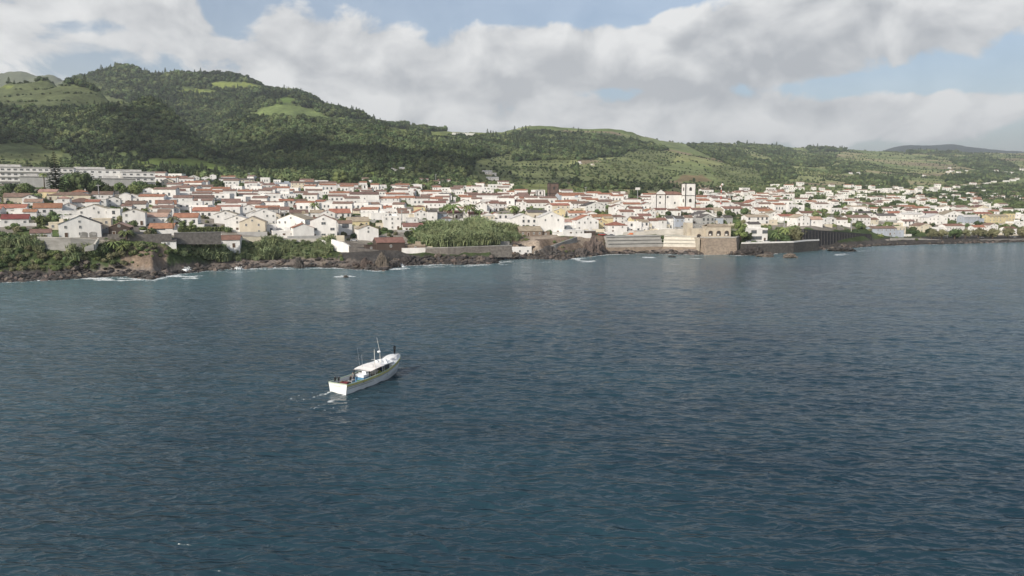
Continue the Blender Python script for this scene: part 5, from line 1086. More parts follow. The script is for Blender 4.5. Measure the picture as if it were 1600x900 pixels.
def palm(px, yb, h, r_px, label, seed=1, canary=False):
    X, Y, Z = at(px, yb); s = Y / FPX; Hh = h * s; F = r_px * s; r = random.Random(seed); root = empty('palm_tree', (X, Y, Z)); b = MB(); tw = .38 if canary else .22
    b.tube([(0, 0, -1), (.1, 0, Hh * .5), (.15, .05, Hh - .2)], [tw * 1.25, tw, tw * .9], 7); b.build('trunk', M_bark, root); b = MB(); n = 30 if canary else 20
    for k in range(n):
        a = k * 2.399; up = r.uniform(-.35, 1.0) if canary else r.uniform(-.1, .9); L = F * r.uniform(.85, 1.1); prev = Vector((.15, .05, Hh)); d = Vector((math.cos(a), math.sin(a), 0)); side = Vector((-math.sin(a), math.cos(a), 0)); seg = 6
        for q in range(1, seg + 1):
            t = q / seg; p = Vector((.15, .05, Hh)) + d * L * t * (1 - .12 * t) + Vector((0, 0, L * (up * t - (.55 + up * .5) * t * t))); w0 = .34 * math.sin(math.pi * (t - 1 / seg) * .9 + .12) * L * .28; w1 = .34 * math.sin(math.pi * t * .9 + .12) * L * .28
            for sg in (-1, 1): b.quad(prev, p, p + side * w1 * sg + Vector((0, 0, -w1 * .6)), prev + side * w0 * sg + Vector((0, 0, -w0 * .6)))
            prev = p
    b.build('fronds', M_leafg if not canary else M_leafb, root); tag(root, label, 'palm tree', 'palms of the harbour town'); return root
palm(271, 367, 26, 15, 'tall slender palm in front of the dark garden trees'); palm(178, 392, 12, 13, 'squat palm leaning over the earth cliff', 2, True); palm(198, 378, 15, 15, 'bushy palm right beside the house with the broad pink roof', 3, True); palm(192, 398, 14, 13, 'lowest palm on the cliff among green bushes', 4, True)
palm(492, 335, 16, 11, 'palm between rust roofs in the middle of town', 5, True); palm(708, 342, 20, 17, 'broadest palm of the grove above the cane field', 6, True); palm(733, 344, 22, 16, 'taller palm beside the broadest one of the grove', 7, True); palm(748, 343, 14, 11, 'small dark palm at the edge of the grove', 8, True); palm(736, 355, 10, 8, 'short palm below the grove in front of rust roofs', 9, True); palm(803, 342, 18, 14, 'lone dense palm near the basalt tower', 10, True)
palm(1226, 378, 20, 13, 'tallest palm of the seafront clump by the ribbed wall', 11, True); palm(1240, 372, 18, 12, 'palm behind the tallest one in the seafront clump', 12, True); palm(1212, 380, 14, 12, 'lower spreading palm beside the seafront cafe', 13, True); palm(57, 318, 14, 11, 'palm at the cream house below the hotel', 14, True); palm(70, 299, 26, 9, 'high palm in front of the balconied hotel', 15, True); palm(690, 345, 12, 9, 'little palm on the townward side of the grove', 16, True); palm(1216, 368, 12, 9, 'half hidden palm behind the seafront clump', 17, True)
tree(1157, 377, 26, 34, 'big bright green tree standing behind the fort', 'b', None, None, .2); tree(1168, 378, 18, 16, 'dark low tree between the fort and the cafe', 'd'); tree(1148, 374, 16, 14, 'dark tree at the foot of the big bright tree', 'd'); tree(1246, 379, 34, 26, 'wide grey-green tamarisk against the ribbed black wall', 'g', None, None, .15); tree(1226, 382, 20, 14, 'dark bush tree below the seafront palms', 'd')
tree(130, 300, 52, 34, 'largest dark round tree in front of the hotel', 'd', None, None, .1); tree(108, 300, 34, 28, 'dark round tree beside the tall pine', 'd', None, None, .1); tree(152, 302, 30, 22, 'third dark round tree before the hotel wall', 'd', None, None, .1); tree(532, 292, 30, 28, 'bright round tree behind the town by the woods', 'b', None, None, .12); tree(551, 293, 28, 22, 'dark half of the round tree pair behind the town', 'd', None, None, .12)
tree(66, 352, 22, 16, 'clipped bright tree in the walled garden', 'b', None, None, .12); tree(83, 344, 18, 14, 'dark garden tree behind the clipped bright one', 'd', None, None, .12); tree(288, 361, 20, 18, 'dark garden tree beside the slender palm', 'd', None, None, .12); tree(302, 358, 16, 14, 'second dark garden tree above the hedge wall', 'd', None, None, .12)
for px, w in ((1456, 20), (1474, 20), (1497, 24), (1516, 18), (1540, 24), (1566, 24), (1594, 22), (1622, 24), (1650, 24)): tree(px, 374.5, w, 14 + (px % 3), None, 'd' if px % 2 else 'g', ('clipped trees along the promenade', 'clipped round promenade tree'), (unproj(px, 374, 562)[0], 562 + (px - 1450) * .1, 2.6), .4)
for px, yb, w, h, k in ((40, 301, 26, 13, 'b'), (170, 303, 22, 14, 'd'), (228, 301, 22, 12, 'b'), (215, 297, 26, 13, 'd'), (188, 298, 24, 11, 'b'), (18, 299, 30, 11, 'd'), (715, 372, 22, 10, 'd'), (790, 376, 22, 12, 'd'), (1178, 384, 10, 8, 'd'), (1492, 372, 12, 9, 'd'), (640, 296, 14, 8, 'b'), (655, 300, 12, 7, 'd'), (590, 352, 10, 8, 'd'), (660, 366, 26, 16, 'd'), (676, 364, 20, 14, 'd'), (640, 372, 18, 12, 'd'), (618, 337, 16, 7, 'd'), (650, 337, 10, 6, 'b'), (1310, 334, 12, 8, 'd'), (1374, 333, 12, 10, 'd'), (1415, 366, 10, 9, 'd'), (1437, 360, 8, 14, 'd'), (1320, 328, 16, 9, 'b'), (1386, 355, 18, 8, 'b'), (1570, 358, 16, 8, 'b'), (355, 320, 12, 8, 'd'), (330, 312, 14, 6, 'b'), (210, 302, 30, 12, 'b'), (195, 305, 22, 10, 'd'), (238, 300, 20, 12, 'b'), (30, 304, 20, 12, 'b'), (10, 306, 24, 10, 'd'), (46, 300, 18, 14, 'b'), (390, 275, 18, 9, 'd'), (310, 276, 20, 8, 'd'), (700, 296, 20, 9, 'd'), (810, 300, 16, 10, 'd'), (920, 303, 18, 10, 'd'), (945, 304, 20, 8, 'd'), (1000, 306, 26, 10, 'd'), (885, 345, 12, 7, 'd'), (955, 330, 12, 8, 'd'), (1130, 352, 14, 8, 'b'), (1500, 324, 22, 10, 'd'), (1560, 324, 26, 12, 'b'), (1595, 328, 24, 14, 'd'), (1460, 326, 20, 9, 'd'), (1400, 322, 22, 8, 'd')):
    tree(px, yb, w, h, None, k, ('trees among the houses', {'d': 'dark green tree', 'b': 'bright green tree', 'g': 'grey-green tree'}[k]), None, .15)
# the tall norfolk pine
def norfolk(px, yb, w, h):
    X, Y, Z = at(px, yb); s = Y / FPX; W = w * s / 2; Hh = h * s; r = random.Random(4); root = empty('norfolk_pine', (X, Y, Z)); b = MB(); b.tube([(0, 0, -1), (0, 0, Hh)], [.5, .08], 7); b.build('trunk', M_bark, root); b = MB(); n = 22
    for k in range(n):
        z = Hh * (.12 + .86 * k / n); R_ = W * (1 - (k / n) ** 1.3) * r.uniform(.8, 1.1) + .4
        for q in range(7):
            a = q * .8976 + k * .7 + r.uniform(-.15, .15); d = Vector((math.cos(a), math.sin(a), 0)); sd_ = Vector((-d.y, d.x, 0)); p = Vector((0, 0, z))
            for t in (0, .5): 
                A = p + d * R_ * t + Vector((0, 0, R_ * .12 * t)); B_ = p + d * R_ * (t + .5) + Vector((0, 0, R_ * .2 * (t + .5))); w_ = R_ * .16
                b.quad(A, B_, B_ + sd_ * w_ + Vector((0, 0, .1)), A + sd_ * w_); b.quad(A, A - sd_ * w_, B_ - sd_ * w_ + Vector((0, 0, .1)), B_); b.quad(A + Vector((0, 0, -.25)), B_ + Vector((0, 0, -.2)), B_ + Vector((0, 0, .3)), A + Vector((0, 0, .35)))
    b.build('crown', M_conif, root); tag(root, 'very tall tiered norfolk pine in front of the hotel', 'pine tree')
norfolk(89, 304, 26, 68)
# hedge on the wall
b = MB(); r = random.Random(2); X0 = unproj(275, 361, 330)[0]; X1 = unproj(346, 361, 343)[0]; z0 = unproj(300, 362, 334)[1]
n = 60
for k in range(n):
    t = k / (n - 1); c = (X0 + (X1 - X0) * t, 333 + 12 * t, z0 + .8)
    for _ in range(34): p = Vector((c[0] + r.uniform(-.5, .5), c[1] + r.uniform(-.6, .6), c[2] + r.uniform(-1.0, 1.0))); a = r.uniform(0, 6.28); e = Vector((math.cos(a), math.sin(a), r.uniform(-.5, .5))) * .3; f = Vector((r.uniform(-.3, .3), r.uniform(-.3, .3), .3)); b.quad(p - e, p + f, p + e, p - f)
tag(b.build('hedge', M_leaf), 'long clipped green hedge on top of the dark retaining wall', 'hedge')
# bushes and cane as ground cover
BUSH = [([(188, 378), (262, 380), (262, 396), (240, 400), (225, 392), (205, 396), (190, 392)], .75, 'bush', 1.5), ([(190, 396), (262, 400), (262, 418), (190, 418)], .22, 'bush', 1.1), ([(-260, 372), (0, 366), (48, 366), (70, 392), (130, 392), (200, 376), (262, 392), (262, 402), (200, 404), (165, 422), (90, 430), (-260, 436)], .9, 'bush', 1.7), ([(262, 378), (345, 377), (345, 395), (300, 402), (262, 402)], .95, 'bush', 1.7), ([(640, 362), (690, 352), (700, 384), (640, 386)], .8, 'bush', 1.6), ([(800, 362), (830, 372), (820, 384), (800, 384)], .6, 'bush', 1.2), ([(505, 392), (540, 402), (530, 410), (490, 402)], .6, 'bush', 1.1),
        ([(1165, 383), (1262, 381), (1260, 393), (1165, 398)], .55, 'bush', 1.3), ([(395, 298), (592, 299), (592, 312), (395, 312)], .35, 'bush', 2.0), ([(1362, 356), (1420, 360), (1420, 371), (1362, 372)], .6, 'bush', 1.5), ([(1390, 372), (1440, 372), (1440, 377), (1395, 377)], .5, 'bush', 1.2), ([(840, 376), (900, 372), (950, 372), (945, 392), (880, 396)], .15, 'bush', 1.0), ([(1090, 375), (1096, 375), (1096, 392), (1088, 392)], .9, 'bush', 1.0), ([(1300, 356), (1350, 360), (1350, 366), (1300, 362)], .5, 'bush', 1.2),
        ([(283, 389), (345, 388), (350, 378), (520, 378), (520, 396), (470, 408), (350, 410), (283, 404)], 1.0, 'cane', 2.6), ([(278, 378), (330, 378), (335, 390), (282, 388)], .9, 'cane', 2.2), ([(690, 354), (760, 350), (812, 366), (808, 380), (690, 386), (660, 384), (645, 376)], 1.0, 'cane', 3.1), ([(-260, 375), (60, 378), (66, 404), (-260, 410)], .5, 'cane', 2.4), ([(105, 388), (140, 384), (180, 396), (150, 412), (100, 412)], .5, 'cane', 2.2)]
def cover():
    P = candidates(285, 480, -.98, .62, lambda Y: 1.5, 21); z = ground(P[:, 0], P[:, 1]); px, py = proj(P[:, 0], P[:, 1], z); rg = np.random.default_rng(2); ok = np.ones(len(P), bool)
    for (x, y, a, c) in FOOT: ok &= ((P[:, 0] - x) ** 2 + (P[:, 1] - y) ** 2) > (max(a, c) * .95 + .5) ** 2
    P2 = candidates(480, 900, -.98, .98, lambda Y: 4.0, 22); z2 = ground(P2[:, 0], P2[:, 1]); px2, py2 = proj(P2[:, 0], P2[:, 1], z2)
    for key, nm, lab in (('bush', 'coastal_bushes', 'mixed green bushes on the cliffs and between the houses'), ('cane', 'cane_thicket', 'dense light green giant cane covering the slopes above the shore')):
        pts = []; sc = []
        for poly, d, k, s in BUSH:
            if k != key: continue
            for (A, B_, zz, qx, qy, o_, dd) in ((P, None, z, px, py, ok, d), (P2, None, z2, px2, py2, None, d)):
                m = inpoly(qx, qy, poly) & (rg.uniform(0, 1, len(A)) < dd * (.62 if key == 'cane' else .5) * (1 if A is P else 1.4)) & (zz > 2.6)
                if o_ is not None: m &= o_
                pts.append(np.stack([A[m][:, 0], A[m][:, 1], zz[m]], -1)); cl_ = fbm(A[m][:, 0] / 9, A[m][:, 1] / 9, 3, 5); sc.append(s * rg.uniform(.55, 1.15, m.sum()) * (.45 + 1.15 * np.clip((cl_ - .3) / .4, 0, 1)))
        if key == 'bush':   # gardens
            for A, zz, qx, qy, pr in ((P, z, px, py, .04), (P2, z2, px2, py2, .07)):
                g = fbm(A[:, 0] / 22, A[:, 1] / 22, 3, 61); o2 = np.ones(len(A), bool)
                for (x, y, a, c) in FOOT: o2 &= ((A[:, 0] - x) ** 2 + (A[:, 1] - y) ** 2) > (max(a, c) * .9 + .4) ** 2
                m = o2 & (rg.uniform(0, 1, len(A)) < pr * np.where(g > .5, 2.2, .5)) & (zz > 5) & (A[:, 1] > shoreY(A[:, 0] / A[:, 1]) + 45)
                pts.append(np.stack([A[m][:, 0], A[m][:, 1], zz[m]], -1)); sc.append(rg.uniform(.8, 2.4, m.sum()))
        p = np.concatenate(pts); s = np.concatenate(sc); scatter(nm, p, s, key, lab, sz=s * rg.uniform(.8, 1.3, len(s)))
    # trees among houses at the back of the town
    P3 = candidates(560, 1500, -.95, .95, lambda Y: 9.0, 23); z3 = ground(P3[:, 0], P3[:, 1]); o3 = np.ones(len(P3), bool)
    for (x, y, a, c) in FOOT: o3 &= ((P3[:, 0] - x) ** 2 + (P3[:, 1] - y) ** 2) > (max(a, c) + 2.5) ** 2
    g = fbm(P3[:, 0] / 40, P3[:, 1] / 40, 3, 7); px3, py3 = proj(P3[:, 0], P3[:, 1], z3)
    pr = np.interp(px3, [0, 600, 1000, 1200, 1600], [.3, .10, .10, .25, .35]) * np.where(g > .5, 1.5, .25) * np.where(P3[:, 1] > 800, 1.3, .8)
    m = o3 & (rg.uniform(0, 1, len(P3)) < pr) & (py3 > 262)
    s = rg.uniform(1.5, 3.4, m.sum()); scatter('garden_trees', np.stack([P3[m][:, 0], P3[m][:, 1], z3[m]], -1), s, 'broad', 'small dark trees and hedges scattered between the back houses', kpick=rg.integers(0, 6, m.sum()))
cover()
# ---------------------------------------------------------------- poles, masts, cars, boats' company
def pole(px, yb, ytop, label, kind='lamp', Y=None):
    if Y: X, Z = unproj(px, yb, Y)
    else: X, Y, Z = at(px, yb)
    Hh = unproj(px, ytop, Y)[1] - Z; root = empty({'lamp': 'floodlight_mast', 'mast': 'radio_mast', 'pole': 'utility_pole'}[kind], (X, Y, Z)); b = MB()
    if kind == 'mast':
        for k in range(8):
            b = MB(); b.tube([(0, 0, Hh * k / 8), (0, 0, Hh * (k + 1) / 8 - .02)], .55 - .03 * k, 5); b.build('mast_section', M_red if k % 2 else M_frame, root)
        b = MB(); b.ball((.9, 0, Hh * .96), 1.3, 8, 5); b.ball((-.9, 0, Hh * .88), 1.0, 8, 5); b.build('antenna_drum', M_frame, root)
    else:
        b.tube([(0, 0, -1), (0, 0, Hh)], [.4 if kind == 'lamp' else .3, .25], 6); b.build('post', M_steel, root)
        if kind == 'lamp': b = MB(); b.box(-2.6, 2.6, -.5, .3, Hh - 2.6, Hh); b.build('lamp_panel', M_frame, root)
        else: b = MB(); b.box(-1.6, 1.6, -.12, .12, Hh - .9, Hh - .6); b.build('crossarm', M_steel, root)
    tag(root, label, 'mast' if kind != 'pole' else 'pole')
pole(996, 316, 293, 'tallest floodlight mast with square head behind the town'); pole(973, 314, 299, 'shorter floodlight mast behind the flat white roofs'); pole(1126, 326, 287, 'red and white radio mast beyond the clock tower', 'mast'); pole(681, 290, 272, 'thin pole standing against the dark woods', 'pole'); pole(915, 316, 292, 'plain pole beside the basalt tower church', 'pole', 800); pole(1064, 316, 295, 'bare pole behind the town hall roof', 'pole', 690); pole(155, 312, 288, 'thin pole beside the brown hipped house', 'pole'); pole(300, 340, 322, 'thin utility pole above the orange double roofs', 'pole'); pole(390, 290, 270, 'thin pole behind the back row by the lawn', 'pole'); pole(1488, 330, 306, 'thin pole among the white houses of the far bay', 'pole')
for px_, yb_, yt_, lab_ in ((445, 352, 330, 'utility pole beside the wide tan-roofed house'), (628, 348, 328, 'utility pole behind the cliff villa roofs'), (850, 352, 332, 'utility pole in front of the church nave'), (1052, 362, 344, 'street pole before the row of narrow town houses'), (1225, 358, 338, 'utility pole above the seafront palms'), (1330, 362, 344, 'utility pole at the top of the ribbed wall'), (1480, 372, 354, 'lamp post on the promenade near the slipway'), (1610, 372, 352, 'lamp post beyond the last clipped promenade tree'), (98, 356, 336, 'utility pole behind the arched garage house')): pole(px_, yb_, yt_, lab_, 'pole')
def car_meshes(m):
    b = MB(); b.prism([(-2.1, -.85), (2.1, -.85), (2.1, .85), (-2.1, .85)], .35, .85); body = b.mesh('body', m); b = MB(); i = 0
    b.v = [(-1.3, -.8, .854), (1.4, -.8, .854), (1.4, .8, .854), (-1.3, .8, .854), (-.9, -.65, 1.4), (.7, -.65, 1.4), (.7, .65, 1.4), (-.9, .65, 1.4)]; b.f = [(0, 1, 5, 4), (1, 2, 6, 5), (2, 3, 7, 6), (3, 0, 4, 7), (4, 5, 6, 7)]; b.m = [0] * 5; cab = b.mesh('cabin', M_glass); b = MB(); b.tube([(0, -.1, 0), (0, .1, 0)], .33, 10); wh = b.mesh('wheel', M_dark); return body, cab, wh
CARS = {k: car_meshes(mat('car_%s' % k, c, .35, spec=.6)) for k, c in (('white', (.75, .75, .74)), ('silver', (.4, .41, .43)), ('red', (.4, .04, .03)), ('dark', (.04, .045, .06)))}
def car(px, py, k, label, Y=None, rz=.15, pos=None):
    X, Y, Z = pos or at(px, py); body, cab, wh = CARS[k]; root = empty('parked_car', (X, Y, Z + .02), rz); link('body', body, root); link('cabin', cab, root)
    for sx in (-1.35, 1.35):
        for sy in (-.85, .85): link('wheel', wh, root, (sx, sy, .33))
    tag(root, label, 'car', 'cars parked near the waterfront')
for i, (px, py, k, l) in enumerate([(1170, 379, 'silver', 'silver car parked beside the fort corner'), (1181, 379.5, 'white', 'white car parked in front of the seafront cafe'), (1197, 379, 'white', 'second white car between the cafe and palms'), (1215, 378.5, 'dark', 'dark car parked under the seafront palms'), (553, 377, 'silver', 'silver car parked above the white bastion wall'), (940, 368, 'red', 'red car parked by the rust coloured box shed'), (955, 369, 'dark', 'dark car on top of the stepped sea wall below the hipped house'), (1532, 372, 'white', 'white car on the promenade between clipped trees'), (1583, 371.5, 'silver', 'silver car on the promenade under clipped trees')]): car(px, py, k, l)
b = MB(); b.box(-1.2, 1.2, -.8, .8, .3, 1.3); b.box(-2.4, -1.2, -.7, .7, .3, .7); b.tube([(1, 0, 1.2), (3, 0, 2.6), (4.2, 0, .8)], .14, 5)
X, Y, Z = at(986, 367); o = b.build('digger', mat('digger_orange', (.55, .16, .06), .6), loc=(X, Y, Z)); tag(o, 'small orange digger on top of the concrete sea wall', 'digger')

# ---------------------------------------------------------------- labels by place
MARK = [(-60, 'the frame edge houses'), (64, 'the walled cliff garage'), (130, 'the arched garage house'), (187, 'the broad pink roof'), (271, 'the slender palm'), (355, 'the lone cane house'), (455, 'the wide tan-roofed house'), (506, 'the modern villa'), (570, 'the barn church'), (650, 'the brown stone shed'), (720, 'the palm grove'), (812, 'the boathouse'),
        (864, 'the basalt tower'), (965, 'the orange hipped house'), (1075, 'the clock tower'), (1157, 'the big fort tree'), (1246, 'the tamarisk'), (1301, 'the tiny chapel'), (1381, 'the sand beach'), (1456, 'the slipway'), (1560, 'the yellow house')]
ORD = 'first second third fourth fifth sixth seventh eighth ninth tenth eleventh twelfth'.split()
def band(y, px):
    y2 = y + np.interp(px, [0, 500, 1000, 1600], [0, -2, 4, 0]); 
    return 'seafront row' if y2 > 356 else 'second row' if y2 > 344 else 'middle row' if y2 > 330 else 'upper row' if y2 > 314 else 'back row' if y2 > 292 else 'hillside'
def label_placed():
    G = {}
    for rec in PLACED:
        o, px, py, d, noun = rec; k = max([i for i, m in enumerate(MARK) if m[0] <= px] or [0]); nm = MARK[k][1].replace('the ', '', 1); d = d.replace('one-storey ', '').replace(' house', '') if noun == 'house' else d
        G.setdefault((d, k, band(py, px), noun), []).append(rec)
    for (d, k, bd, noun), L in G.items():
        L.sort(key=lambda r: r[1])
        for i, r in enumerate(L):
            dd = d.replace('with', 'house with') if noun == 'house' and 'with' in d else (d + ' house' if noun == 'house' else d); w = MARK[k][1]; w2 = MARK[min(k + 1, len(MARK) - 1)][1]
            if len(L) == 1: t = '%s, %s past %s' % (dd, bd, w)
            else: t = '%s, %s, %s past %s' % (dd, bd, ORD[min(i, 11)], w)
            r[0]['label'] = t
label_placed()

# ---------------------------------------------------------------- clouds added out of view above the haze, placed to shade chosen hill patches
def cumulus():
    m = mat('cloud_white', (.85, .86, .87), 1.0, spec=0.0); r = random.Random(12); n = 0
    for (gx, gy, gz, rx, ry, lab) in ((-760, 1030, 90, 120, 130, 'west'), (-450, 1170, 120, 180, 210, 'a'), (-200, 1180, 90, 200, 120, 'b'), (190, 1230, 60, 210, 110, 'c'), (-690, 1680, 200, 140, 170, 'd'), (420, 2700, 150, 260, 150, 'e'), (-620, 2300, 330, 190, 150, 'f')):
        t = (1420 - gz) / SUN.z; cx, cy = gx + SUN.x * t, gy + SUN.y * t; b = MB()
        for k in range(44):
            a = r.uniform(0, 6.28); q = math.sqrt(r.random()); R_ = r.uniform(.22, .42) * min(rx, ry) * (1.15 - .6 * q); b.ball((cx + math.cos(a) * q * rx, cy + math.sin(a) * q * ry, 1420 + r.uniform(0, 50) * (1 - q)), R_, 12, 8, .5)
        o = b.build('shade_cloud', m, None, True); tag(o, 'white cumulus added out of view to shade the hills', kind='stuff')
cumulus()
# ---------------------------------------------------------------- the fishing boat
def boat():
    hx, hy = BOWP[0] - BOAT[0], BOWP[1] - BOAT[1]; L = math.hypot(hx, hy); rz = math.atan2(-hx, hy); root = empty('fishing_boat', (BOAT[0], BOAT[1], 0), rz)
    white = mat('boat_white_paint', (.74, .75, .75), .45, col2=(.62, .63, .63), vscale=.8, spec=.4, detail=8); yel = mat('boat_yellow_stripe', (.60, .54, .16), .5, var=.2); grn = mat('boat_green_trim', (.16, .30, .17), .5, var=.2); deckm = mat('boat_deck', (.30, .28, .25), .8, var=.4, vscale=2); blue = mat('boat_blue_paint', (.10, .25, .42), .5, var=.2); red = mat('crate_red', (.15, .03, .04), .6, var=.3); blk = mat('black_cloth', (.012, .013, .016), .9); canv = mat('awning_canvas', (.78, .75, .72), .8, var=.1, vscale=1.5); grey = mat('boat_grey_metal', (.35, .36, .38), .4, metallic=.4); foam_ = mat('polystyrene', (.76, .78, .80), .8, var=.08, vscale=4); netg = mat('yellow_green_net', (.25, .27, .05), .9, col2=(.09, .13, .04), vscale=6, bump=1); wood = mat('boat_wood', (.23, .15, .08), .7, var=.3, vscale=3)
    ST = [(0, 1.98, 1.72, 1.62), (.12, 2.1, 1.85, 1.55), (.3, 2.2, 1.9, 1.55), (.48, 2.2, 1.85, 1.66), (.64, 2.05, 1.55, 1.85), (.78, 1.78, 1.1, 2.3), (.88, 1.42, .6, 2.75), (.95, .95, .25, 3.05), (1.0, .22, .03, 3.25)]
    def interp(t):
        for a, c in zip(ST[:-1], ST[1:]):
            if t <= c[0]: f = (t - a[0]) / (c[0] - a[0]); return [a[i] + (c[i] - a[i]) * f for i in range(1, 4)]
        return ST[-1][1:]
    N = 28; b = MB(); rows = []
    for k in range(N + 1):
        t = k / N; hb, wl, sh = interp(t); y = t * L; rk = 0 if t < .7 else (t - .7) / .3 * .9
        prof = [(.04, -1.0), (wl * .75, -.7), (wl, -.05), (hb * .93, sh * .5), (hb, sh), (hb - .11, sh), (hb - .14 if hb > .3 else hb * .2, .85 if t < .72 else sh - .25)]
        row = []
        for sg in (1, -1):
            for (x, z) in prof: i = len(b.v); yy = y - rk * max(0, (1 - z / max(sh, .1))) * 1.0; b.v.append((sg * max(x, .02), yy, z)); row.append(i)
        rows.append(row)
    for k in range(N):
        for h in (0, 7):
            for j in range(6):
                a, c = rows[k], rows[k + 1]; q = (a[h + j], c[h + j], c[h + j + 1], a[h + j + 1]); b.f.append(q if h == 0 else q[::-1]); b.m.append(0)
        b.f.append((rows[k][7], rows[k + 1][7], rows[k + 1][0], rows[k][0])); b.m.append(0)
    r0 = rows[0]; b.f.append((r0[0], r0[1], r0[2], r0[3], r0[4], r0[11], r0[10], r0[9], r0[8], r0[7])); b.m.append(0)
    hull = b.build('hull', white, root)
    b = MB(); hb = interp(0)[0]; b.box(-hb + .1, hb - .1, .02, .14, .8, 1.62); b.build('transom', white, root)
    # trim: green cap rail, yellow strake on both sides and across the stern
    for nm, mt, dz, th, out in (('cap_rail', mat('boat_pale_green_rail', (.42, .50, .38), .5, var=.2), .0, .10, .05), ('strake', yel, -.30, .24, .03), ('rubbing_strake', deckm, -.46, .05, .025)):
        b = MB()
        for sg in (1, -1):
            P = [(sg * (interp(k / N)[0] * (1 if dz == 0 else .992) + out), k / N * L, interp(k / N)[2] + dz) for k in range(N + 1)]
            for p, q in zip(P[:-1], P[1:]):
                i = len(b.v); w = -.16 * sg if dz == 0 else -.05 * sg
                for (x, y, z) in (p, q): b.v += [(x, y, z), (x, y, z + th), (x + w, y, z + th), (x + w, y, z)]
                for f in ((0, 4, 5, 1), (1, 5, 6, 2), (2, 6, 7, 3), (3, 7, 4, 0)): b.f.append(tuple(i + t for t in (f if sg > 0 else f[::-1]))); b.m.append(0)
        if nm == 'cap_rail': b.box(-hb, hb, -.06, .16, 1.625, 1.72)
        b.build(nm, mt, root)
    b = MB(); b.box(-.9, .75, -.03, .01, 1.16, 1.22); b.build('stern_band', mat('pale_green_band', (.42, .58, .46), .6, var=.3, vscale=8), root)
    b = MB(); pts = [(interp(k / 20)[0] - .13, k / 20 * L * .8) for k in range(21)]
    poly = [(x, y + .1) for x, y in pts] + [(-x, y + .1) for x, y in pts[::-1]]; b.prism(poly, .78, .86); b.build('deck', deckm, root)
    # forecastle
    b = MB(); n = 10; i0 = 0
    for k in range(n + 1):
        t = .74 + .255 * k / n; h_, w_, sh = interp(t); y = t * L; top = sh + .85 * math.sin(math.pi * min(1, (k / n) * .75 + .2)); b.v += [(-h_ * .98, y, sh + .1), (-h_ * .62, y, top), (h_ * .62, y, top), (h_ * .98, y, sh + .1)]
    for k in range(n):
        for j in range(3): b.f.append((k * 4 + j, k * 4 + j + 1, k * 4 + 5 + j, k * 4 + 4 + j)); b.m.append(0)
    b.f.append((0, 3, 2, 1)); b.m.append(0); b.build('foredeck', white, root, True)
    b = MB(); y0 = .74 * L; b.box(-1.5, 1.5, y0 - .1, y0, .86, 2.5); b.build('bulkhead', white, root)
    # wheelhouse
    wh = [(-1.35, .60 * L), (1.35, .60 * L), (1.25, .735 * L), (-1.25, .735 * L)]; b = MB(); b.prism(wh, .86, 1.75); b.prism([(x * .97, y) for x, y in wh], 1.75, 1.752); b.build('wheelhouse', white, root)
    b = MB(); b.prism([(x * .94, y + (.04 if y < .7 * L else -.04)) for x, y in wh], 1.75, 2.75); b.build('wheelhouse_glass', M_glass, root)
    b = MB()
    for (x, y) in wh + [(0, .60 * L), (0, .735 * L)]: b.box(x - .07, x + .07, y - .07, y + .07, 1.752, 2.76)
    b.build('window_pillar', white, root); b = MB(); b.box(-1.7, 1.7, .575 * L, .775 * L, 2.765, 2.9); b.build('wheelhouse_roof', white, root)
    # awning
    b = MB(); nx, ny = 8, 14; ya, yb_ = .36 * L, .60 * L
    def aw(i, j, d=0): x = -1.95 + 3.9 * i / nx; t = j / ny; z = 3.02 - .30 * (1 - t) ** 2.2 - .16 * (abs(x) / 1.95) ** 2.5 - .08 * math.sin(t * 9.4) ** 2 * (1 - abs(x) / 3); return (x * (1 if t > .2 else .93 + .35 * t), ya + (yb_ - ya) * t, z - d)
    for d in (0, .04):
        o = len(b.v)
        for j in range(ny + 1):
            for i in range(nx + 1): b.v.append(aw(i, j, d))
        for j in range(ny):
            for i in range(nx): k = o + j * (nx + 1) + i; q = (k, k + 1, k + nx + 2, k + nx + 1); b.f.append(q if not d else q[::-1]); b.m.append(0)
    b.build('awning', canv, root, True)
    for j, y in enumerate((ya + .05, (ya + yb_) / 2, yb_)):
        for sg in (-1, 1): b = MB(); x = sg * (1.78 if j else 1.7); b.tube([(x, y, .86), (x, y, 2.62 + .1 * j)], .065 if j else .09, 6); b.build('awning_post', grey if j else blk, root)
    b = MB(); b.box(-1.7, 1.7, ya - .06, ya + .06, 2.50, 2.58); b.build('awning_bar', grey, root)
    # masts
    b = MB(); b.tube([(1.5, .47 * L, .86), (1.42, .47 * L, 6.1)], [.09, .05], 7); b.build('derrick_mast', M_frame, root); b = MB(); b.box(.7, 2.2, .47 * L - .04, .47 * L + .04, 4.2, 4.28); b.tube([(1.2, .47 * L, .9), (1.1, .47 * L, 3.4)], .05, 5); b.build('crosstree', grey, root)
    b = MB(); b.tube([(.4, .64 * L, 2.9), (.35, .64 * L, 5.0), (-.15, .63 * L, 7.6)], [.06, .045, .02], 6); b.build('antenna_mast', M_frame, root)
    b = MB(); b.tube([(.45, .64 * L - .35, 5.0), (.45, .64 * L - .35, 5.12), (.45, .64 * L - .35, 5.25)], [.32, .34, .25], 12); b.build('radar_dome', foam_, root)
    b = MB(); b.tube([(-.6, .42 * L, 2.9), (-.7, .42 * L, 5.1)], .03, 5); b.tube([(-1.2, .42 * L, 2.9), (-1.5, .41 * L, 6.2)], .02, 5); b.build('whip_antenna', grey, root)
    b = MB(); b.tube([(-.3, .70 * L, 2.905), (-.3, .70 * L, 3.35)], .28, 10); b.ball((.5, .72 * L, 3.15), .33, 10, 6); b.box(-1.1, -.5, .66 * L, .72 * L, 2.905, 3.2); b.tube([(.9, .68 * L, 2.95), (1.5, .68 * L, 2.95)], .2, 10); b.build('roof_gear', foam_, root)
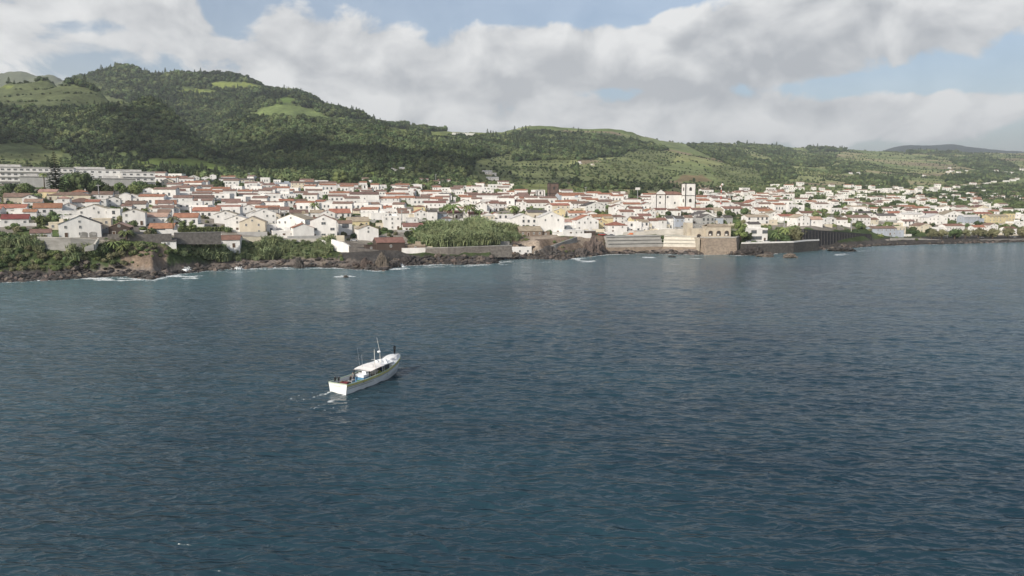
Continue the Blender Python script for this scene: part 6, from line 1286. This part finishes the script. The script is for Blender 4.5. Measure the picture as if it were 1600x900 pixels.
    b = MB(); P = [(1.3, .77 * L, 2.9), (1.2, .82 * L, 3.4), (.9, .9 * L, 3.5), (.3, .985 * L, 3.55), (-.3, .985 * L, 3.55), (-.9, .9 * L, 3.5), (-1.2, .82 * L, 3.4), (-1.3, .77 * L, 2.9)]; b.tube(P, .03, 5)
    for p in P[1:-1]: b.tube([(p[0], p[1], 2.5), p], .025, 5)
    b.build('bow_rail', grey, root)
    b = MB(); b.tube([(0, L * .93, 2.9), (.1, L * .90, 5.4)], [.09, .05], 6); b.build('bow_post', blk, root); 
    tag(root, 'white wooden fishing boat with pale awning motoring across the bay', 'fishing boat')
    M = Matrix.Translation((BOAT[0], BOAT[1], 0)) @ Matrix.Rotation(rz, 4, 'Z')
    def W(x, y, z): return M @ Vector((x, y, z))
    def put(b, name, m, x, y, z, label, cat, group=None, smooth=False, a=0): o = b.build(name, m, None, smooth, W(x, y, z), rz + a); tag(o, label, cat, group); return o
    def crate(x, y, z, sx, sy, sz, m, name, label, cat, group=None, a=0):
        root2 = empty(name, W(x, y, z), rz + a); b = MB(); t = .05; b.box(-sx, sx, -sy, sy, 0, .06); b.box(-sx, sx, -sy, -sy + t, .06, sz); b.box(-sx, sx, sy - t, sy, .06, sz); b.box(-sx, -sx + t, -sy + t, sy - t, .06, sz); b.box(sx - t, sx, -sy + t, sy - t, .06, sz); b.build('tub', m, root2); b = MB(); b.box(-sx - .04, sx + .04, -sy - .04, sy + .04, sz - .0, sz + .06); 
        if cat == 'box': b.build('lid', foam_, root2)
        tag(root2, label, cat, group); return root2
    g = 'gear on the working deck'
    crate(.15, .75, .87, .6, .35, .6, red, 'fish_crate', 'dark red crate standing at the stern rail', 'crate', g); crate(.2, 1.6, .87, .6, .35, .7, red, 'fish_crate', 'second dark red crate behind the stern one', 'crate', g, .1)
    crate(1.25, 3.2, .87, .55, .55, .45, blue, 'fish_tub', 'small blue tub beside the starboard rail', 'tub', g, .2)
    crate(.5, 6.0, .87, .95, 1.0, .75, blue, 'fish_tub', 'big blue fish tub under the awning', 'tub', g); crate(.5, 6.0, 1.63, .85, .9, .38, foam_, 'cool_box', 'white cool box lying on the big blue tub', 'box', g); crate(.75, 6.35, 2.08, .4, .4, .42, foam_, 'cool_box', 'small white box stacked on the cool box', 'box', g); crate(-.9, 7.6, .87, .5, .5, .9, foam_, 'cool_box', 'white box with lid by the port rail', 'box', g)
    crate(-.1, 3.6, .87, .45, .4, .6, grey, 'winch', 'grey hauling winch amid the stern deck', 'winch', g)
    # marker buoys with black flags
    for x, y, lab in ((-1.25, .7, 'black flag marker buoy at the port stern corner'), (-.75, 1.0, 'shorter black flag buoy next to the port corner'), (.95, 2.0, 'black flag buoy standing before the blue tub')):
        root2 = empty('marker_buoy', W(x, y, .87), rz); b = MB(); b.tube([(0, 0, 0), (.05, 0, 1.75)], .03, 5); b.build('staff', grey, root2); b = MB(); b.ball((0, 0, .45), .26, 8, 6); b.build('float', blk, root2)
        b = MB(); b.v = []; R2 = random.Random(int(x * 100)); 
        b.quad((0, 0, 1.7), (.36, .06, 1.6), (.33, -.04, 1.0), (.02, 0, .95)); b.quad((0, .03, 1.7), (-.2, .1, 1.4), (-.16, .05, .8), (.02, .03, .9)); b.quad((0, -.03, 1.65), (.12, -.25, 1.4), (.14, -.2, .8), (.02, -.03, .9)); b.build('flag', blk, root2); tag(root2, lab, 'buoy', 'flag buoys on the stern deck')
    b = MB(); b.quad((.1, .03, 2.3), (.32, .1, 2.1), (.25, .05, 1.0), (.05, .03, .8)); b.quad((.1, -.03, 2.3), (-.05, -.2, 1.9), (-.02, -.14, .9), (.05, -.03, .8)); put(b, 'bow_flag', blk, 0, L * .915, 3.0, 'furled black flag hanging from the bow post', 'flag')
    # nets heaped along the starboard rail
    r = random.Random(5); b = MB()
    for k in range(46): t = r.random(); b.ball((1.55 - .35 * t + r.gauss(0, .16), t * 3.4, r.uniform(.0, .75) * (1.2 - .4 * abs(t - .5))), r.uniform(.14, .3), 7, 5, .8)
    put(b, 'net_heap', netg, 0, .50 * L, 1.0, 'yellow-green fishing net heaped along the starboard rail', 'fishing net', None, True)
    b = MB()
    for k in range(16): b.ball((r.gauss(0, .28), r.gauss(0, .35), r.uniform(0, .5)), r.uniform(.12, .24), 7, 5, .8)
    put(b, 'net_heap', mat('green_net', (.10, .24, .08), .9, var=.5, vscale=6), 1.35, 4.4, .95, 'small bright green net bundle beside the blue tub', 'fishing net', None, True)
    b = MB()
    for k in range(14): b.ball((r.gauss(0, .4), r.gauss(0, .3), r.uniform(0, .3)), r.uniform(.1, .2), 7, 5, .8)
    put(b, 'rope_heap', wood, -1.1, 2.6, .92, 'heap of brown rope on the port deck', 'rope', None, True)
    # people: skinned skeletons
    def person(x, y, z, face, label, shirt, pants, lean=0.0, arm=.5):
        skin = mat('skin', (.36, .22, .15), .7); hair = mat('hair_dark', (.02, .015, .012), .8); root2 = empty('person', W(x, y, z), rz + face)
        V = [(0, 0, .95), (0, .02 + lean * .3, 1.2), (0, .02 + lean, 1.42), (0, .03 + lean, 1.52), (0, .05 + lean, 1.62), (.18, lean, 1.40), (.25, .10 + lean, 1.14), (.22, .10 + arm * .55 + lean, 1.06), (.21, .16 + arm * .6 + lean, 1.05), (-.18, lean, 1.40), (-.25, .08 + lean, 1.14), (-.22, .1 + arm * .45 + lean, 1.0), (-.21, .15 + arm * .5 + lean, .99),
             (.10, 0, .9), (.12, .04, .5), (.12, -.02, .08), (.13, .14, .03), (-.10, 0, .9), (-.13, -.02, .5), (-.14, -.1, .08), (-.15, .06, .03), (0, .06 + lean, 1.74)]
        E = [(0, 1), (1, 2), (2, 3), (3, 4), (4, 21), (2, 5), (5, 6), (6, 7), (7, 8), (2, 9), (9, 10), (10, 11), (11, 12), (0, 13), (13, 14), (14, 15), (15, 16), (0, 17), (17, 18), (18, 19), (19, 20)]
        Rr = [.15, .15, .16, .06, .09, .07, .05, .04, .04, .07, .05, .04, .04, .1, .075, .05, .04, .1, .075, .05, .04, .085]
        me = bpy.data.meshes.new('body'); me.from_pydata(V, E, []); o = link('body', me, root2); sk = o.modifiers.new('skin', 'SKIN')
        for k, v in enumerate(me.skin_vertices[0].data): v.radius = (Rr[k], Rr[k] * .85); v.use_root = (k == 0)
        ss = o.modifiers.new('sub', 'SUBSURF'); ss.levels = 2; ss.render_levels = 2
        bpy.context.view_layer.update(); dg = bpy.context.evaluated_depsgraph_get(); nm = bpy.data.meshes.new_from_object(o.evaluated_get(dg)); o.modifiers.clear(); o.data = nm
        nm.materials.clear()
        for q in (shirt, pants, skin, hair, blk): nm.materials.append(q)
        for p in nm.polygons:
            c = p.center; p.use_smooth = True; arm_ = abs(c.x) > .19 and c.z > .9
            p.material_index = 4 if c.z < .1 else 1 if c.z < .93 else (3 if c.z > 1.70 or (c.z > 1.6 and c.y < .03 + lean) else 2) if c.z > 1.5 else (2 if arm_ and c.y > .2 + lean else 0)
        b = MB()
        for sx in (.215, -.215):
            yb2 = (.16 + arm * .6 if sx > 0 else .15 + arm * .5) + lean; zb2 = 1.05 if sx > 0 else .99
            for q in range(4): b.tube([(sx + (q - 1.5) * .02, yb2 + .01, zb2), (sx + (q - 1.5) * .022, yb2 + .07 - abs(q - 1.5) * .01, zb2 - .01), (sx + (q - 1.5) * .02, yb2 + .08, zb2 - .045)], .010, 5)
            b.tube([(sx - .03 * (1 if sx > 0 else -1), yb2 - .01, zb2), (sx - .06 * (1 if sx > 0 else -1), yb2 + .03, zb2 + .005)], .011, 5)
        b.build('fingers', skin, root2); b = MB(); y4 = .05 + lean
        b.ball((0, y4 + .10, 1.66), .018, 6, 5, 1.4); b.build('nose', skin, root2); b = MB(); b.ball((.032, y4 + .088, 1.69), .011, 6, 4); b.ball((-.032, y4 + .088, 1.69), .011, 6, 4); b.build('eyes', blk, root2)
        tag(root2, label, 'person'); return root2
    navy = mat('navy_cloth', (.025, .035, .06), .9, var=.2); olive = mat('dark_trousers', (.03, .03, .032), .9); tan_ = mat('grey_shirt', (.20, .21, .22), .9, var=.2)
    person(1.3, .585 * L, .87, 1.2, 'crew member in dark clothes standing beside the wheelhouse under the awning', navy, olive); person(-.2, 4.4, .87, 2.6, 'crew member in pale shirt bending over the deck gear', tan_, navy, .12)
boat()
